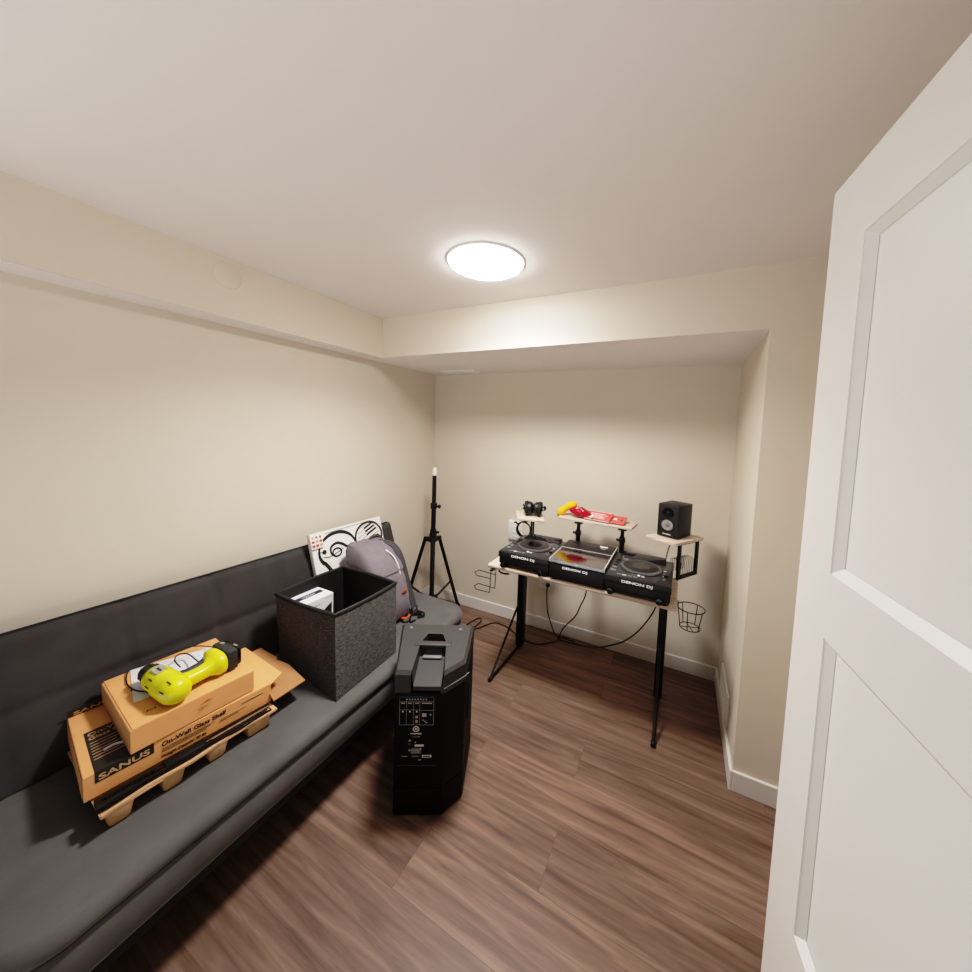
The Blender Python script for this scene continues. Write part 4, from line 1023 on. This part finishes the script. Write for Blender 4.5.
KX = frame((-.088, -.052, .004), (.163, -.020, 0), (.005, .10, .034))
b = MB(); b.box((.082, .050, .004), (.165, .100, .008), M['redbook'], bev=.001, seg=1, X=KX); b.box((.082, -.0012, .004), (.160, .0012, .005), M['white'], X=KX)
for k in range(5): b.box((.07+.01*(k % 2), .022+k*.013, .0082), (.115-.02*(k % 3), .0045, .0005), M['white'], X=KX)
b.build('cover', t)
CXm = frame((-.392, 2.290, MZ+.004), (.094, -.008, 0), (.010, .125, .022))
b = MB(); b.box((.047, .058, .003), (.094, .116, .005), M['redbook'], bev=.001, seg=1, X=CXm)
b.prism([(.012, .05), (.045, .046), (.03, .082)], .0056, .006, M['white'], X=CXm); b.lathe([(.008, 0), (0, .0004)], M['artblk'], X=CXm @ Matrix.Translation((.070, .058, .0058)), seg=14)
tag(b.build('red_card', org=(-.345, 2.34, MZ)), 'flat coral red card with black dot at right end of the middle shelf', 'card')

# ------------------------------------------------------------------ cables
def cable(label, pts, r=.0042, m='cable', name='power_cable', extra=None):
    b = MB(); b.tube(pts, r, M[m], smooth=8, seg=8)
    if extra: extra(b)
    return tag(b.build(name, org=pts[-1]), label, 'cable')
cable('black cable hanging from the wall outlet to the floor under desk', [(-.885, Y2-.022, .372), (-.88, Y2-.05, .33), (-.86, 2.56, .20), (-.81, 2.57, .05), (-.775, 2.575, .006), (-.72, 2.58, .006), (-.64, 2.575, .006)],
      extra=lambda b: b.box((-.885, Y2-.016, .374), (.028, .024, .026), M['blk'], bev=.004))
cable('black cable from desk middle running along the floor to the loudspeaker', [(-.495, 2.18, DT-.031), (-.500, 2.25, .56), (-.56, 2.36, .40), (-.60, 2.40, .30), (-.70, 2.46, .15), (-.757, 2.512, .012), (-.80, 2.47, .006), (-.886, 2.40, .006), (-1.02, 2.42, .006), (-1.16, 2.49, .006), (-1.29, 2.497, .006), (-1.36, 2.37, .006), (-1.40, 2.33, .006), (-1.39, 2.45, .012), (-1.431, 2.495, .008), (-1.46, 2.42, .006), (-1.47, 2.36, .006)])
cable('black cable drooping from the right desk leg toward back wall', [(-.080, 2.12, DT-.031), (-.082, 2.24, .58), (-.159, 2.32, .385), (-.256, 2.38, .24), (-.36, 2.46, .13), (-.47, 2.54, .035), (-.56, 2.55, .012), (-.66, 2.545, .006), (-.75, 2.54, .006)])
cable('thin dark cord falling from the speaker shelf behind right player', [(-.03, 2.35, SZ-.022), (-.025, 2.33, .96), (-.040, 2.28, .91), (-.050, 2.23, .83), (-.04, 2.205, DT+.006)], r=.003, name='audio_cable')
cable('pale cord looping below the left end of the desktop', [(-.905, 2.14, DT-.030), (-.93, 2.14, .725), (-.948, 2.16, .68), (-.925, 2.18, .65), (-.866, 2.19, .648), (-.84, 2.19, DT-.030)], r=.0025, m='wire', name='looped_cord')
b = MB(); cc = Vector((-.958, 2.256, .900))
for k in range(3): b.tube([cc+Vector(((.052-.002*k)*math.cos(2*PI*i/24), -.012+.007*k+.004*math.sin(i*.8+k), (.054-.001*k)*math.sin(2*PI*i/24))) for i in range(24)], .0045, M['cable'], closed=True)
b.tube([cc+Vector((-.05, 0, .03)), cc+Vector((-.062, -.01, .045)), cc+Vector((-.07, -.015, .038))], .006, M['cable'], smooth=4)
b.tube([cc+Vector((.0, 0, .054)), cc+Vector((.03, .005, .065)), cc+Vector((.045, .01, .092))], .0045, M['cable'], smooth=5)
tag(b.build('coiled_cable', org=cc), 'coiled black cable hanging behind the left player under the headphones', 'cable')

# ------------------------------------------------------------------ light and camera
w = bpy.data.worlds.new('world'); SC.world = w; w.use_nodes = True
# added ambient fill from the open doorway side: bright below eye level, lifts the ceiling
wn, wl = w.node_tree.nodes, w.node_tree.links
bg = wn['Background']; tc = wn.new('ShaderNodeTexCoord'); sp_ = wn.new('ShaderNodeSeparateXYZ'); wr = wn.new('ShaderNodeValToRGB')
wl.new(tc.outputs['Generated'], sp_.inputs[0])
mr = wn.new('ShaderNodeMapRange'); mr.inputs['From Min'].default_value = -1; mr.inputs['From Max'].default_value = 1
wl.new(sp_.outputs['Z'], mr.inputs['Value']); wl.new(mr.outputs['Result'], wr.inputs['Fac'])
wr.color_ramp.elements[0].position = .44; wr.color_ramp.elements[0].color = (1, .98, .96, 1)
wr.color_ramp.elements[1].position = .52; wr.color_ramp.elements[1].color = (.07, .068, .066, 1)
wl.new(wr.outputs['Color'], bg.inputs['Color']); bg.inputs['Strength'].default_value = 1.45
def area(name, loc, sx, sy, power, color, direction, shape='RECTANGLE', spread=180):
    l = bpy.data.lights.new(name, 'AREA'); l.shape = shape; l.energy = power; l.size = sx; l.size_y = sy; l.color = color; l.spread = R(spread)
    o = bpy.data.objects.new(name, l); COL.objects.link(o); o.location = loc
    o.rotation_euler = Vector(direction).to_track_quat('-Z', 'Y').to_euler(); return o
area('ceiling_light_beam', LC-Vector((0, 0, .033)), .32, .32, 24, (1, .98, .955), (0, 0, -1), 'DISK', 140)

cam = bpy.data.cameras.new('camera'); co = bpy.data.objects.new('camera', cam); COL.objects.link(co)
f_, cx_, cy_, yaw, pit, rol = 354.4053, 505.9634, 451.9107, -.4618, .0660, .0384
Fv = Vector((math.sin(yaw)*math.cos(pit), math.cos(yaw)*math.cos(pit), -math.sin(pit)))
Rv = Vector((math.cos(yaw), -math.sin(yaw), 0)); Uv = Rv.cross(Fv)
R2 = math.cos(rol)*Rv+math.sin(rol)*Uv; U2 = -math.sin(rol)*Rv+math.cos(rol)*Uv
A = Matrix((R2, U2, -Fv)).transposed().to_4x4(); A.translation = (0, 0, 1.6)
co.matrix_world = A
cam.sensor_fit = 'HORIZONTAL'; cam.sensor_width = 36; cam.lens = f_*36/972
cam.shift_x = (486-cx_)/972; cam.shift_y = (cy_-486)/972
cam.clip_start = .02
SC.camera = co
SC.view_settings.view_transform = 'Standard'; SC.view_settings.look = 'None'; SC.view_settings.exposure = 0
vs = SC.view_settings; vs.use_curve_mapping = True; cm = vs.curve_mapping
cm.white_level = (4, 4, 4)
cv = cm.curves[3]                                   # soft shoulder so the wall by the lamp keeps its tone
cv.points[0].location = (0, 0); cv.points[1].location = (1, 1)
for p in ((.008, .016), (.02, .068), (.05, .20), (.10, .41), (.16, .605), (.25, .78), (.45, .92)): cv.points.new(*p)
cm.update()
